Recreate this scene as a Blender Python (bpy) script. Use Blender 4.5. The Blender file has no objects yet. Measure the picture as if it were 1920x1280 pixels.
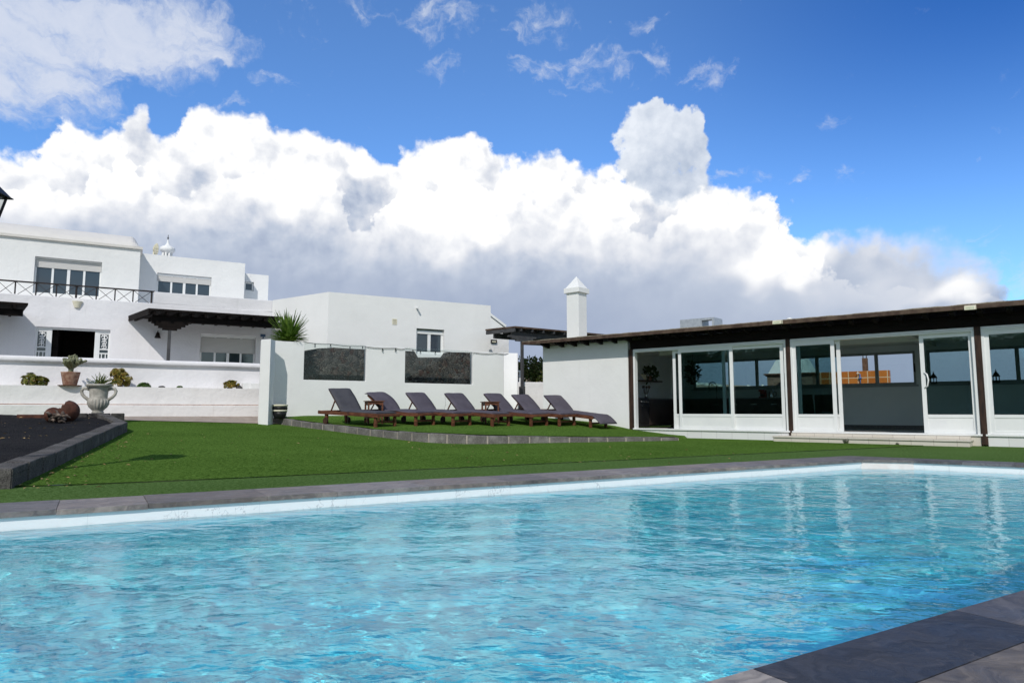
import bpy, bmesh, math, random
import numpy as np
from mathutils import Vector, Matrix, noise as mnoise
random.seed(7)
R = math.radians
scene = bpy.context.scene
COL = scene.collection
PITCH = math.atan(131 / 1280)
CAMZ = 0.73
CAM = Vector((0, 0, CAMZ))

# ------------------------------------------------------------------ geometry of the place
def ray(u, v):
    x = (u - 960) / 1280; y = (640 - v) / 1280
    return Vector((x, math.cos(PITCH) - y * math.sin(PITCH), math.sin(PITCH) + y * math.cos(PITCH)))
def at(u, v, Y):
    d = ray(u, v); return CAM + d * (Y / d.y)
def ground(u, v, z=0.0):
    d = ray(u, v); return CAM + d * ((z - CAMZ) / d.z)
def azel(u, v):
    d = ray(u, v).normalized()
    return math.degrees(math.atan2(d.x, d.y)), math.degrees(math.asin(d.z))

class Frame:
    """upright plane: a along, b into the wall (away from the viewer), z up"""
    def __init__(s, x, y, ex):
        s.o = Vector((x, y, 0)); s.ex = Vector((ex[0], ex[1], 0)).normalized()
        s.ey = Vector((-s.ex.y, s.ex.x, 0))
    def P(s, a, b, z): 
        p = s.o + s.ex * a + s.ey * b; return Vector((p.x, p.y, z))
    def px(s, u, v, b=0.0):
        d = ray(u, v); o = s.o + s.ey * b
        t = (o - CAM).dot(s.ey) / d.dot(s.ey); p = CAM + d * t
        return (p - s.o).dot(s.ex), p.z
    def shift(s, b, a=0.0):
        p = s.P(a, b, 0); return Frame(p.x, p.y, s.ex)

EXL = (1.79, 1.0)
FL = Frame(-9.17, 25.84, EXL)              # ground floor facade of the left house
FU1, FU2, FU3 = FL.shift(1.6), FL.shift(2.7), FL.shift(3.6)
FA = Frame(-6.525, 24.0, EXL)              # front of the annex
FS = Frame(-9.17, 25.84, (2.645, -1.84))   # slanted side of the annex
FT = FL.shift(-3.5)                        # terrace wall
FP = FL.shift(-4.35)                       # front of the planter
FW = Frame(-6.2, 20.4, (1.6, 1.0))         # privacy wall
FH = Frame(3.5, 19.9, (1.198, -1.0))       # pool house facade
E1 = Vector((0.854, 0.52, 0)); E2 = Vector((-0.52, 0.854, 0))
def pool(a, b, z=0.0):
    p = E1 * a + E2 * b; return Vector((p.x, p.y, z))
TURF_Z = 0
def lawn_z(x, y):
    h = -0.36 - 0.0522 * x + 0.0188 * y
    if h < -0.5: return 0.0
    z = 0.5 * (h + math.sqrt(h * h + 0.0012)); c = 0.56
    return 0.5 * (z + c - math.sqrt((z - c) ** 2 + 0.004))

# ------------------------------------------------------------------ mesh builder
class MB:
    def __init__(s): s.v = []; s.f = []; s.sm = []; s.col = []
    def quad(s, pts, smooth=False):
        n = len(s.v); s.v += [Vector(p) for p in pts]; s.f.append(list(range(n, n + len(pts)))); s.sm.append(smooth)
    def hexa(s, p):      # 8 points: bottom 4 ccw, top 4 ccw
        n = len(s.v); s.v += [Vector(q) for q in p]
        for f in ((3, 2, 1, 0), (4, 5, 6, 7), (0, 1, 5, 4), (1, 2, 6, 5), (2, 3, 7, 6), (3, 0, 4, 7)):
            s.f.append([n + i for i in f]); s.sm.append(False)
    def box(s, F, a0, a1, b0, b1, z0, z1):
        s.hexa([F.P(a0, b0, z0), F.P(a1, b0, z0), F.P(a1, b1, z0), F.P(a0, b1, z0),
                F.P(a0, b0, z1), F.P(a1, b0, z1), F.P(a1, b1, z1), F.P(a0, b1, z1)])
    def bar(s, p, q, w, h=None, up=(0, 0, 1)):
        p = Vector(p); q = Vector(q); h = h or w; d = (q - p).normalized(); up = Vector(up)
        if abs(d.dot(up)) > 0.98: up = Vector((1, 0, 0))
        x = d.cross(up).normalized(); y = x.cross(d).normalized(); x = x * (w / 2); y = y * (h / 2)
        s.hexa([p - x - y, p + x - y, q + x - y, q - x - y, p - x + y, p + x + y, q + x + y, q - x + y])
    def tube(s, pts, r, n=8, cap=True, smooth=True):
        pts = [Vector(p) for p in pts]; rs = r if isinstance(r, (list, tuple)) else [r] * len(pts)
        base = len(s.v); prev = None
        for i, p in enumerate(pts):
            d = (pts[min(i + 1, len(pts) - 1)] - pts[max(i - 1, 0)])
            d = d.normalized() if d.length > 1e-9 else Vector((0, 0, 1))
            if prev is None:
                x = d.orthogonal().normalized()
            else:
                x = prev - d * prev.dot(d); x = x.normalized() if x.length > 1e-6 else d.orthogonal().normalized()
            prev = x; y = d.cross(x)
            for k in range(n):
                t = 2 * math.pi * k / n; s.v.append(p + x * (math.cos(t) * rs[i]) + y * (math.sin(t) * rs[i]))
        for i in range(len(pts) - 1):
            for k in range(n):
                a = base + i * n + k; b = base + i * n + (k + 1) % n
                s.f.append([a, b, b + n, a + n]); s.sm.append(smooth)
        if cap:
            s.f.append([base + k for k in range(n)][::-1]); s.sm.append(False)
            e = base + (len(pts) - 1) * n; s.f.append([e + k for k in range(n)]); s.sm.append(False)
    def lathe(s, o, prof, n=24, flute=None, smooth=True):
        o = Vector(o); base = len(s.v)
        for i, (r, z) in enumerate(prof):
            for k in range(n):
                t = 2 * math.pi * k / n; rr = r
                if flute: rr = r * (1 + flute(i, k, z))
                s.v.append(o + Vector((math.cos(t) * rr, math.sin(t) * rr, z)))
        for i in range(len(prof) - 1):
            for k in range(n):
                a = base + i * n + k; b = base + i * n + (k + 1) % n
                s.f.append([a, b, b + n, a + n]); s.sm.append(smooth)
        s.f.append([base + k for k in range(n)][::-1]); s.sm.append(False)
        e = base + (len(prof) - 1) * n; s.f.append([e + k for k in range(n)]); s.sm.append(False)
    def wall(s, F, a0, a1, z0, z1, th, holes=(), b0=0.0):
        xs = sorted({a0, a1, *[h[0] for h in holes], *[h[1] for h in holes]})
        zs = sorted({z0, z1, *[h[2] for h in holes], *[h[3] for h in holes]})
        xs = [x for x in xs if a0 <= x <= a1]; zs = [z for z in zs if z0 <= z <= z1]
        def inh(x, z): return any(h[0] < x < h[1] and h[2] < z < h[3] for h in holes)
        nx, nz = len(xs) - 1, len(zs) - 1
        solid = [[not inh((xs[i] + xs[i + 1]) / 2, (zs[j] + zs[j + 1]) / 2) for j in range(nz)] for i in range(nx)]
        b1 = b0 + th
        for i in range(nx):
            for j in range(nz):
                if not solid[i][j]: continue
                x0, x1, y0, y1 = xs[i], xs[i + 1], zs[j], zs[j + 1]
                s.quad([F.P(x0, b0, y0), F.P(x1, b0, y0), F.P(x1, b0, y1), F.P(x0, b0, y1)])
                s.quad([F.P(x1, b1, y0), F.P(x0, b1, y0), F.P(x0, b1, y1), F.P(x1, b1, y1)])
                if i == 0 or not solid[i - 1][j]: s.quad([F.P(x0, b1, y0), F.P(x0, b0, y0), F.P(x0, b0, y1), F.P(x0, b1, y1)])
                if i == nx - 1 or not solid[i + 1][j]: s.quad([F.P(x1, b0, y0), F.P(x1, b1, y0), F.P(x1, b1, y1), F.P(x1, b0, y1)])
                if j == 0 or not solid[i][j - 1]: s.quad([F.P(x0, b1, y0), F.P(x1, b1, y0), F.P(x1, b0, y0), F.P(x0, b0, y0)])
                if j == nz - 1 or not solid[i][j + 1]: s.quad([F.P(x0, b0, y1), F.P(x1, b0, y1), F.P(x1, b1, y1), F.P(x0, b1, y1)])
    def prism(s, poly, z0, z1):
        """vertical prism of a ccw xy polygon; z0,z1 numbers or per-vertex lists"""
        n = len(poly)
        a = z0 if isinstance(z0, (list, tuple)) else [z0] * n
        b = z1 if isinstance(z1, (list, tuple)) else [z1] * n
        base = len(s.v)
        for i, p in enumerate(poly): s.v.append(Vector((p[0], p[1], a[i])))
        for i, p in enumerate(poly): s.v.append(Vector((p[0], p[1], b[i])))
        s.f.append([base + i for i in range(n)][::-1]); s.f.append([base + n + i for i in range(n)])
        for i in range(n):
            j = (i + 1) % n; s.f.append([base + i, base + j, base + n + j, base + n + i])
        s.sm += [False] * (n + 2)
    def build(s, name, m, parent=None, bevel=0.0, weld=False, auto=False):
        me = bpy.data.meshes.new(name)
        off = world_loc(parent) if parent else Vector((0, 0, 0))
        me.from_pydata([v - off for v in s.v], [], s.f)
        for p, sm in zip(me.polygons, s.sm): p.use_smooth = sm
        if s.col:
            ca = me.color_attributes.new('stone', 'FLOAT_COLOR', 'CORNER')
            i = 0
            for fi, p in enumerate(me.polygons):
                c = s.col[fi]
                for _ in p.vertices: ca.data[i].color = (*c, 1); i += 1
        me.materials.append(m); me.validate(); me.update()
        o = bpy.data.objects.new(name, me); COL.objects.link(o)
        if weld or bevel:
            bm = bmesh.new(); bm.from_mesh(me)
            bmesh.ops.remove_doubles(bm, verts=bm.verts, dist=1e-4)
            bmesh.ops.recalc_face_normals(bm, faces=bm.faces)
            bm.to_mesh(me); bm.free()
        if bevel:
            md = o.modifiers.new('bevel', 'BEVEL'); md.width = bevel; md.segments = 2; md.limit_method = 'ANGLE'
        if parent: o.parent = parent
        return o

def world_loc(o):
    p = Vector(o.location)
    while o.parent: o = o.parent; p += o.location
    return p
def tag(o, label=None, cat=None, group=None, kind=None):
    if label: o['label'] = label
    if cat: o['category'] = cat
    if group: o['group'] = group
    if kind: o['kind'] = kind
    return o
def thing(name, label, cat, loc, group=None):
    o = bpy.data.objects.new(name, None); o.empty_display_size = 0.2
    o.location = loc; COL.objects.link(o); return tag(o, label, cat, group)
def struct(o): o['kind'] = 'structure'; return o

# ------------------------------------------------------------------ materials
class NB:
    def __init__(s, tree): s.t = tree; s.n = tree.nodes; s.l = tree.links
    def new(s, kind, **kw):
        n = s.n.new(kind)
        for k, v in kw.items(): setattr(n, k, v)
        return n
    def put(s, sock, val):
        if val is None: return
        if isinstance(val, bpy.types.NodeSocket): s.l.new(val, sock)
        else:
            try: sock.default_value = val
            except Exception: sock.default_value = (*val, 1.0)
    def m(s, op, a, b=None, c=None, clamp=False):
        n = s.new('ShaderNodeMath', operation=op, use_clamp=clamp)
        for i, x in enumerate((a, b, c)): s.put(n.inputs[i], x)
        return n.outputs[0]
    def vm(s, op, a, b=None, scale=None):
        n = s.new('ShaderNodeVectorMath', operation=op)
        s.put(n.inputs[0], a)
        if b is not None: s.put(n.inputs[1], b)
        if scale is not None: s.put(n.inputs['Scale'], scale)
        return n.outputs['Value'] if op in ('LENGTH', 'DOT_PRODUCT', 'DISTANCE') else n.outputs[0]
    def mr(s, x, a, b, c=0.0, d=1.0, smooth=True):
        n = s.new('ShaderNodeMapRange', interpolation_type='SMOOTHSTEP' if smooth else 'LINEAR', clamp=True)
        for i, y in enumerate((x, a, b, c, d)): s.put(n.inputs[i], y)
        return n.outputs[0]
    def noise(s, vec, scale, detail=4.0, rough=0.5, lac=2.0, dist=0.0, dims='3D', color=False, ty='FBM'):
        n = s.new('ShaderNodeTexNoise', noise_dimensions=dims, noise_type=ty)
        s.put(n.inputs['Vector'], vec)
        for k, v in (('Scale', scale), ('Detail', detail), ('Roughness', rough), ('Lacunarity', lac), ('Distortion', dist)):
            if k in n.inputs: s.put(n.inputs[k], v)
        return n.outputs['Color'] if color else n.outputs[0]
    def vor(s, vec, scale, feature='F1', detail=0.0, rough=0.5, rnd=1.0, out='Distance', dims='3D'):
        n = s.new('ShaderNodeTexVoronoi', feature=feature, voronoi_dimensions=dims)
        s.put(n.inputs['Vector'], vec); s.put(n.inputs['Scale'], scale)
        if 'Detail' in n.inputs: s.put(n.inputs['Detail'], detail)
        if 'Roughness' in n.inputs: s.put(n.inputs['Roughness'], rough)
        s.put(n.inputs['Randomness'], rnd)
        return n.outputs[out]
    def mix(s, f, a, b, kind='MIX'):
        n = s.new('ShaderNodeMix', data_type='RGBA', blend_type=kind)
        s.put(n.inputs[0], f); s.put(n.inputs[6], a); s.put(n.inputs[7], b)
        return n.outputs[2]
    def mapping(s, vec, scale=(1, 1, 1), rot=(0, 0, 0), loc=(0, 0, 0)):
        n = s.new('ShaderNodeMapping'); s.put(n.inputs['Vector'], vec)
        n.inputs['Scale'].default_value = scale; n.inputs['Rotation'].default_value = rot; n.inputs['Location'].default_value = loc
        return n.outputs[0]
    def bump(s, h, strength=0.3, dist=0.01, normal=None):
        n = s.new('ShaderNodeBump'); s.put(n.inputs['Height'], h); n.inputs['Strength'].default_value = strength
        n.inputs['Distance'].default_value = dist
        if normal is not None: s.l.new(normal, n.inputs['Normal'])
        return n.outputs[0]

def new_mat(name):
    m = bpy.data.materials.new(name); m.use_nodes = True
    b = NB(m.node_tree); b.n.clear()
    out = b.new('ShaderNodeOutputMaterial'); return m, b, out
def pos(b):
    return b.new('ShaderNodeNewGeometry').outputs['Position']
def principled(b, out, color, rough=0.6, spec=0.4, metal=0.0, normal=None):
    p = b.new('ShaderNodeBsdfPrincipled')
    b.put(p.inputs['Base Color'], color if isinstance(color, bpy.types.NodeSocket) else (*color, 1))
    b.put(p.inputs['Roughness'], rough); b.put(p.inputs['Metallic'], metal)
    p.inputs['Specular IOR Level'].default_value = spec
    if normal is not None: b.l.new(normal, p.inputs['Normal'])
    b.l.new(p.outputs[0], out.inputs[0]); return p
def rough_mat(name, c1, c2, scale=3.0, rough=0.7, bump=0.2, bscale=40.0, bdist=0.004, spec=0.3, lo=0.35, hi=0.65, detail=6.0, stretch=(1, 1, 1), metal=0.0, obj=False):
    m, b, out = new_mat(name)
    v = b.new('ShaderNodeTexCoord').outputs['Object'] if obj else pos(b)
    v = b.mapping(v, stretch)
    f = b.mr(b.noise(v, scale, detail, 0.6), lo, hi)
    col = b.mix(f, (*c1, 1), (*c2, 1))
    h = b.noise(v, bscale, 4.0, 0.6)
    principled(b, out, col, rough, spec, metal, b.bump(h, bump, bdist))
    return m

def plaster(name, base, wear, bumpd=0.012, streak=0.35):
    m, b, out = new_mat(name); p = pos(b)
    big = b.mr(b.noise(p, 0.9, 5.0, 0.6), 0.35, 0.7)
    col = b.mix(big, (*base, 1), (*[x * 0.955 for x in base], 1))
    st = b.noise(b.mapping(p, (5, 5, 0.35)), 1.0, 5.0, 0.65)             # rain streaks
    fl = b.m('MULTIPLY', b.mr(st, 0.56, 0.78), streak)
    col = b.mix(fl, col, (*wear, 1))
    sp = b.mr(b.noise(p, 26.0, 3.0, 0.5), 0.70, 0.78)
    col = b.mix(b.m('MULTIPLY', sp, 0.22), col, (*[x * 0.75 for x in wear], 1))
    h1 = b.noise(p, 2.2, 3.0, 0.55); h2 = b.noise(p, 16.0, 4.0, 0.6)
    h = b.m('ADD', b.m('MULTIPLY', h1, 1.0), b.m('MULTIPLY', h2, 0.22))
    principled(b, out, col, 0.75, 0.25, 0.0, b.bump(h, 0.55, bumpd))
    return m

M = {}
M['plaster'] = plaster('white_plaster', (0.80, 0.80, 0.785), (0.62, 0.62, 0.60), 0.05, 0.20)
M['plaster_rough'] = plaster('hand_trowelled_plaster', (0.785, 0.772, 0.785), (0.60, 0.585, 0.59), 0.055, 0.30)
M['plaster_pink'] = plaster('weathered_plaster', (0.77, 0.755, 0.745), (0.56, 0.52, 0.49), 0.07, 0.30)
M['plaster_smooth'] = plaster('smooth_white_plaster', (0.80, 0.80, 0.785), (0.66, 0.66, 0.64), 0.02, 0.22)
M['plaster_in'] = rough_mat('interior_wall_paint', (0.70, 0.75, 0.76), (0.66, 0.71, 0.73), 1.5, 0.6, 0.05)
M['ceiling_in'] = rough_mat('ceiling_paint', (0.68, 0.72, 0.68), (0.62, 0.66, 0.63), 1.5, 0.6, 0.05)
M['roof_cream'] = plaster('barrel_roof_render', (0.70, 0.67, 0.62), (0.55, 0.52, 0.47), 0.06, 0.25)
M['pvc'] = rough_mat('white_pvc', (0.80, 0.81, 0.80), (0.76, 0.77, 0.77), 2.0, 0.32, 0.03, spec=0.5)
M['shutter'] = None
M['dark_wood'] = rough_mat('dark_stained_wood', (0.005, 0.0035, 0.003), (0.012, 0.008, 0.007), 3.0, 0.7, 0.3, 30.0, stretch=(1, 1, 6), spec=0.12)
M['post_wood'] = rough_mat('dark_brown_post_wood', (0.020, 0.011, 0.008), (0.050, 0.026, 0.017), 4.0, 0.65, 0.3, 30.0, stretch=(3, 3, .6))
M['brown_wood'] = rough_mat('weathered_fascia_wood', (0.052, 0.030, 0.021), (0.11, 0.075, 0.052), 4.0, 0.7, 0.3, 25.0)
M['grey_wood'] = rough_mat('grey_painted_timber', (0.045, 0.045, 0.048), (0.075, 0.075, 0.078), 3.0, 0.65, 0.3, 25.0)
M['teak'] = rough_mat('red_brown_teak', (0.072, 0.025, 0.013), (0.185, 0.072, 0.036), 5.0, 0.55, 0.35, 40.0, stretch=(1, 1, 4), lo=0.3, hi=0.75)
M['iron'] = rough_mat('black_iron', (0.012, 0.009, 0.009), (0.03, 0.018, 0.015), 6.0, 0.5, 0.2)
M['black'] = rough_mat('black_paint', (0.008, 0.008, 0.009), (0.014, 0.014, 0.015), 6.0, 0.45, 0.1)
M['cushion'] = rough_mat('aubergine_grey_canvas', (0.078, 0.070, 0.088), (0.098, 0.089, 0.110), 2.5, 0.9, 0.35, 9.0, 0.02, 0.1)
M['cushion2'] = rough_mat('charcoal_canvas', (0.060, 0.060, 0.070), (0.078, 0.078, 0.088), 2.5, 0.9, 0.35, 9.0, 0.02, 0.1)
M['galv'] = rough_mat('galvanised_steel', (0.42, 0.45, 0.48), (0.52, 0.55, 0.57), 14.0, 0.45, 0.1, metal=0.5, spec=0.5)
M['cream'] = rough_mat('cream_plastic', (0.66, 0.62, 0.46), (0.72, 0.68, 0.54), 4.0, 0.5, 0.05)
M['terracotta'] = rough_mat('weathered_terracotta', (0.23, 0.11, 0.075), (0.42, 0.27, 0.20), 9.0, 0.85, 0.5, 25.0, 0.01)
M['clay'] = rough_mat('dark_red_clay', (0.050, 0.019, 0.012), (0.11, 0.042, 0.026), 6.0, 0.8, 0.5, 25.0, 0.01)
M['urn'] = rough_mat('cast_stone', (0.30, 0.285, 0.25), (0.47, 0.445, 0.395), 7.0, 0.9, 0.6, 45.0, 0.006)
M['lava'] = rough_mat('lava_stone', (0.018, 0.018, 0.02), (0.07, 0.065, 0.06), 6.0, 0.95, 0.8, 14.0, 0.03)
M['driftwood'] = rough_mat('grey_root_wood', (0.06, 0.045, 0.038), (0.24, 0.19, 0.155), 9.0, 0.9, 0.7, 22.0, 0.015)
M['soil'] = rough_mat('dark_soil', (0.03, 0.022, 0.016), (0.05, 0.04, 0.03), 20.0, 0.95, 0.5)
M['tile_beige'] = None
M['slate_blue'] = rough_mat('blue_grey_sign', (0.05, 0.09, 0.17), (0.06, 0.11, 0.2), 5.0, 0.5, 0.02)
M['steel'] = rough_mat('brushed_steel', (0.55, 0.55, 0.55), (0.62, 0.62, 0.62), 8.0, 0.25, 0.02, metal=1.0, spec=0.5)
M['red'] = rough_mat('red_enamel', (0.22, 0.012, 0.012), (0.28, 0.02, 0.02), 3.0, 0.3, 0.02)
M['blue'] = rough_mat('blue_enamel', (0.08, 0.17, 0.42), (0.10, 0.2, 0.46), 3.0, 0.3, 0.02)
M['kitchen'] = rough_mat('dark_kitchen_fronts', (0.035, 0.027, 0.025), (0.05, 0.04, 0.036), 3.0, 0.4, 0.05)
M['worktop'] = rough_mat('worktop_stone', (0.10, 0.10, 0.10), (0.15, 0.15, 0.145), 30.0, 0.35, 0.02)
M['floor_in'] = rough_mat('interior_floor_tile', (0.44, 0.42, 0.385), (0.50, 0.475, 0.44), 1.2, 0.4, 0.03)
M['pave'] = rough_mat('tan_paving', (0.30, 0.245, 0.20), (0.40, 0.335, 0.28), 4.0, 0.85, 0.3)
M['mortar'] = rough_mat('mortar', (0.33, 0.29, 0.25), (0.42, 0.375, 0.325), 8.0, 0.9, 0.5)
M['rust'] = rough_mat('rusty_concrete', (0.10, 0.05, 0.03), (0.16, 0.09, 0.06), 7.0, 0.85, 0.3)
M['hill'] = rough_mat('dry_hillside', (0.30, 0.23, 0.15), (0.42, 0.34, 0.23), 0.008, 0.95, 0.0, 1.0, lo=0.3, hi=0.7)
M['earth'] = rough_mat('dry_earth', (0.030, 0.027, 0.024), (0.060, 0.052, 0.045), 0.4, 0.95, 0.3, 8.0)
M['white_far'] = rough_mat('far_white_wall', (0.80, 0.80, 0.78), (0.76, 0.76, 0.74), 1.0, 0.8, 0.0)

def mk_shutter():
    m, b, out = new_mat('roller_shutter'); p = pos(b)
    z = b.new('ShaderNodeSeparateXYZ'); b.l.new(p, z.inputs[0])
    f = b.m('FRACT', b.m('MULTIPLY', z.outputs[2], 1 / 0.045))
    h = b.mr(b.m('ABSOLUTE', b.m('SUBTRACT', f, 0.5)), 0.36, 0.5)
    col = b.mix(b.m('MULTIPLY', h, 0.75), (0.60, 0.59, 0.57, 1), (0.30, 0.29, 0.28, 1))
    principled(b, out, col, 0.5, 0.4, 0, b.bump(b.m('SUBTRACT', 1.0, h), 0.6, 0.01)); return m
M['shutter'] = mk_shutter()

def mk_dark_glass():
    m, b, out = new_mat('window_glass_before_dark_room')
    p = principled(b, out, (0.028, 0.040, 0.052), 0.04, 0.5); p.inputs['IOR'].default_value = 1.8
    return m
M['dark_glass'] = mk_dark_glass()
def mk_glass(name, tint, ior=1.5, rough=0.0):
    m, b, out = new_mat(name)
    t = b.new('ShaderNodeBsdfTransparent'); t.inputs[0].default_value = (*tint, 1)
    g = b.new('ShaderNodeBsdfGlossy'); g.inputs['Roughness'].default_value = rough; g.inputs[0].default_value = (1, 1, 1, 1)
    fr = b.new('ShaderNodeFresnel'); fr.inputs[0].default_value = ior
    mx = b.new('ShaderNodeMixShader'); b.l.new(fr.outputs[0], mx.inputs[0]); b.l.new(t.outputs[0], mx.inputs[1]); b.l.new(g.outputs[0], mx.inputs[2])
    b.l.new(mx.outputs[0], out.inputs[0]); return m
M['glass'] = mk_glass('tinted_door_glass', (0.66, 0.76, 0.76), 1.55)
M['clear_glass'] = mk_glass('clear_panel_glass', (0.90, 0.93, 0.92), 1.28)
M['lamp_glass'] = mk_glass('lantern_glass', (0.80, 0.82, 0.82), 1.45)

def mk_turf(name, dark, light, seed=0.0):
    m, b, out = new_mat(name); p = b.mapping(pos(b), loc=(seed, seed, 0))
    fine = b.noise(b.mapping(p, (1, 1, 0.4)), 75.0, 5.0, 0.7)
    mid = b.noise(p, 26.0, 3.0, 0.7); big = b.noise(p, 0.55, 4.0, 0.6)
    f = b.m('ADD', b.m('MULTIPLY', fine, 0.70), b.m('ADD', b.m('MULTIPLY', mid, 0.55), b.m('MULTIPLY', big, 0.12)))
    col = b.mix(b.mr(f, 0.55, 0.81), (*dark, 1), (*light, 1))
    straw = b.mr(b.noise(p, 110.0, 2.0, 0.5), 0.70, 0.76)
    col = b.mix(b.m('MULTIPLY', straw, 0.30), col, (0.20, 0.19, 0.07, 1))
    pr = principled(b, out, col, 0.9, 0.0, 0, b.bump(b.m('ADD', fine, b.m('MULTIPLY', mid, 0.6)), 0.7, 0.02))
    return m
M['turf'] = mk_turf('artificial_turf', (0.020, 0.054, 0.006), (0.132, 0.232, 0.045))
M['turf_light'] = mk_turf('artificial_turf_strip', (0.036, 0.080, 0.014), (0.130, 0.215, 0.068), 5.0)

M['turf_seam'] = rough_mat('turf_seam', (0.012, 0.026, 0.006), (0.05, 0.07, 0.03), 1.2, 0.95, 0.2, spec=0.0)
def mk_gravel():
    m, b, out = new_mat('black_volcanic_gravel'); p = pos(b)
    c = b.vor(p, 55.0, 'F1', out='Color'); d = b.vor(p, 55.0, 'F1')
    sp = b.new('ShaderNodeSeparateColor'); b.l.new(c, sp.inputs[0])
    col = b.mix(b.mr(sp.outputs[0], 0.0, 1.0), (0.006, 0.006, 0.007, 1), (0.026, 0.024, 0.024, 1))
    big = b.mr(b.noise(p, 1.4, 4.0, 0.6), 0.4, 0.7)
    col = b.mix(b.m('MULTIPLY', big, 0.35), col, (0.035, 0.030, 0.028, 1))
    h = b.m('ADD', b.m('MULTIPLY', d, -1.0), b.noise(p, 20.0, 4.0, 0.7))
    principled(b, out, col, 0.9, 0.15, 0, b.bump(h, 1.0, 0.03)); return m
M['gravel'] = mk_gravel()

def mk_block(name, c1, c2):
    m, b, out = new_mat(name); p = pos(b)
    pit = b.noise(p, 70.0, 3.0, 0.6); big = b.noise(p, 3.0, 4.0, 0.6)
    col = b.mix(b.mr(pit, 0.35, 0.68), (*c1, 1), (*c2, 1))
    col = b.mix(b.m('MULTIPLY', b.mr(big, 0.45, 0.75), 0.55), col, (*[x * 1.6 + 0.02 for x in c2], 1))
    principled(b, out, col, 0.92, 0.15, 0, b.bump(b.m('ADD', pit, big), 0.8, 0.012)); return m
M['block'] = mk_block('concrete_block', (0.085, 0.080, 0.074), (0.215, 0.205, 0.190))
M['kerb'] = mk_block('dark_kerb_block', (0.050, 0.047, 0.045), (0.135, 0.127, 0.118))

def mk_stonewall():
    m, b, out = new_mat('volcanic_rubble'); p = pos(b)
    w = b.vm('ADD', p, b.vm('SCALE', b.vm('SUBTRACT', b.noise(p, 3.0, 4.0, 0.6, color=True), (0.5, 0.5, 0.5)), scale=0.42))
    edge = b.vor(w, 7.5, 'DISTANCE_TO_EDGE'); cc = b.vor(w, 7.5, 'F1', out='Color')
    sp = b.new('ShaderNodeSeparateColor'); b.l.new(cc, sp.inputs[0])
    col = b.mix(sp.outputs[0], (0.050, 0.051, 0.052, 1), (0.125, 0.117, 0.108, 1))
    col = b.mix(b.m('MULTIPLY', b.mr(sp.outputs[1], 0.7, 0.95), 0.5), col, (0.10, 0.045, 0.034, 1))
    fine = b.noise(p, 28.0, 5.0, 0.7)
    mort = b.m('MULTIPLY', b.mr(edge, 0.05, 0.0), b.mr(b.noise(p, 6.0, 4.0, 0.6), 0.38, 0.62))
    col = b.mix(b.m('MULTIPLY', mort, 0.7), col, (0.38, 0.35, 0.30, 1))
    spk = b.mr(fine, 0.60, 0.72)
    col = b.mix(b.m('MULTIPLY', spk, 0.55), col, (0.42, 0.40, 0.36, 1))
    h = b.m('ADD', b.mr(edge, 0.0, 0.15), b.m('MULTIPLY', fine, 0.6))
    principled(b, out, col, 0.95, 0.1, 0, b.bump(h, 0.9, 0.06)); return m
M['rubble'] = mk_stonewall()

def mk_slate():
    m, b, out = new_mat('riven_slate'); p = pos(b)
    a = b.new('ShaderNodeVertexColor'); a.layer_name = 'stone'
    q = b.mapping(p, (1, 1, 1), (0, 0, R(-31.3)))
    w = b.vm('ADD', q, b.vm('SCALE', b.vm('SUBTRACT', b.noise(q, 1.6, 4.0, 0.6, color=True), (0.5, 0.5, 0.5)), scale=0.9))
    grain = b.noise(b.mapping(w, (2.2, 14, 2)), 1.5, 7.0, 0.68)
    blot = b.noise(q, 3.6, 5.0, 0.62)
    k = b.m('ADD', b.m('MULTIPLY', b.mr(grain, 0.3, 0.72), 0.75), b.m('MULTIPLY', b.mr(blot, 0.35, 0.7), 0.35))
    col = b.mix(k, (0.45, 0.45, 0.48, 1), (1.45, 1.40, 1.36, 1))
    col = b.mix(1.0, a.outputs[0], col, 'MULTIPLY')
    vein = b.mr(b.m('ABSOLUTE', b.m('SUBTRACT', b.noise(w, 2.3, 3.0, 0.5), 0.5)), 0.012, 0.0)
    col = b.mix(b.m('MULTIPLY', vein, 0.10), col, (0.30, 0.25, 0.22, 1))
    rust = b.mr(b.noise(q, 1.9, 5.0, 0.6), 0.60, 0.74)
    col = b.mix(b.m('MULTIPLY', rust, 0.30), col, (0.16, 0.105, 0.08, 1))
    h = b.m('ADD', grain, b.m('MULTIPLY', b.noise(q, 40.0, 4.0, 0.6), 0.25))
    principled(b, out, col, b.mr(blot, 0.3, 0.7, 0.42, 0.65), 0.4, 0, b.bump(h, 0.5, 0.012)); return m
M['slate'] = mk_slate()

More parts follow.
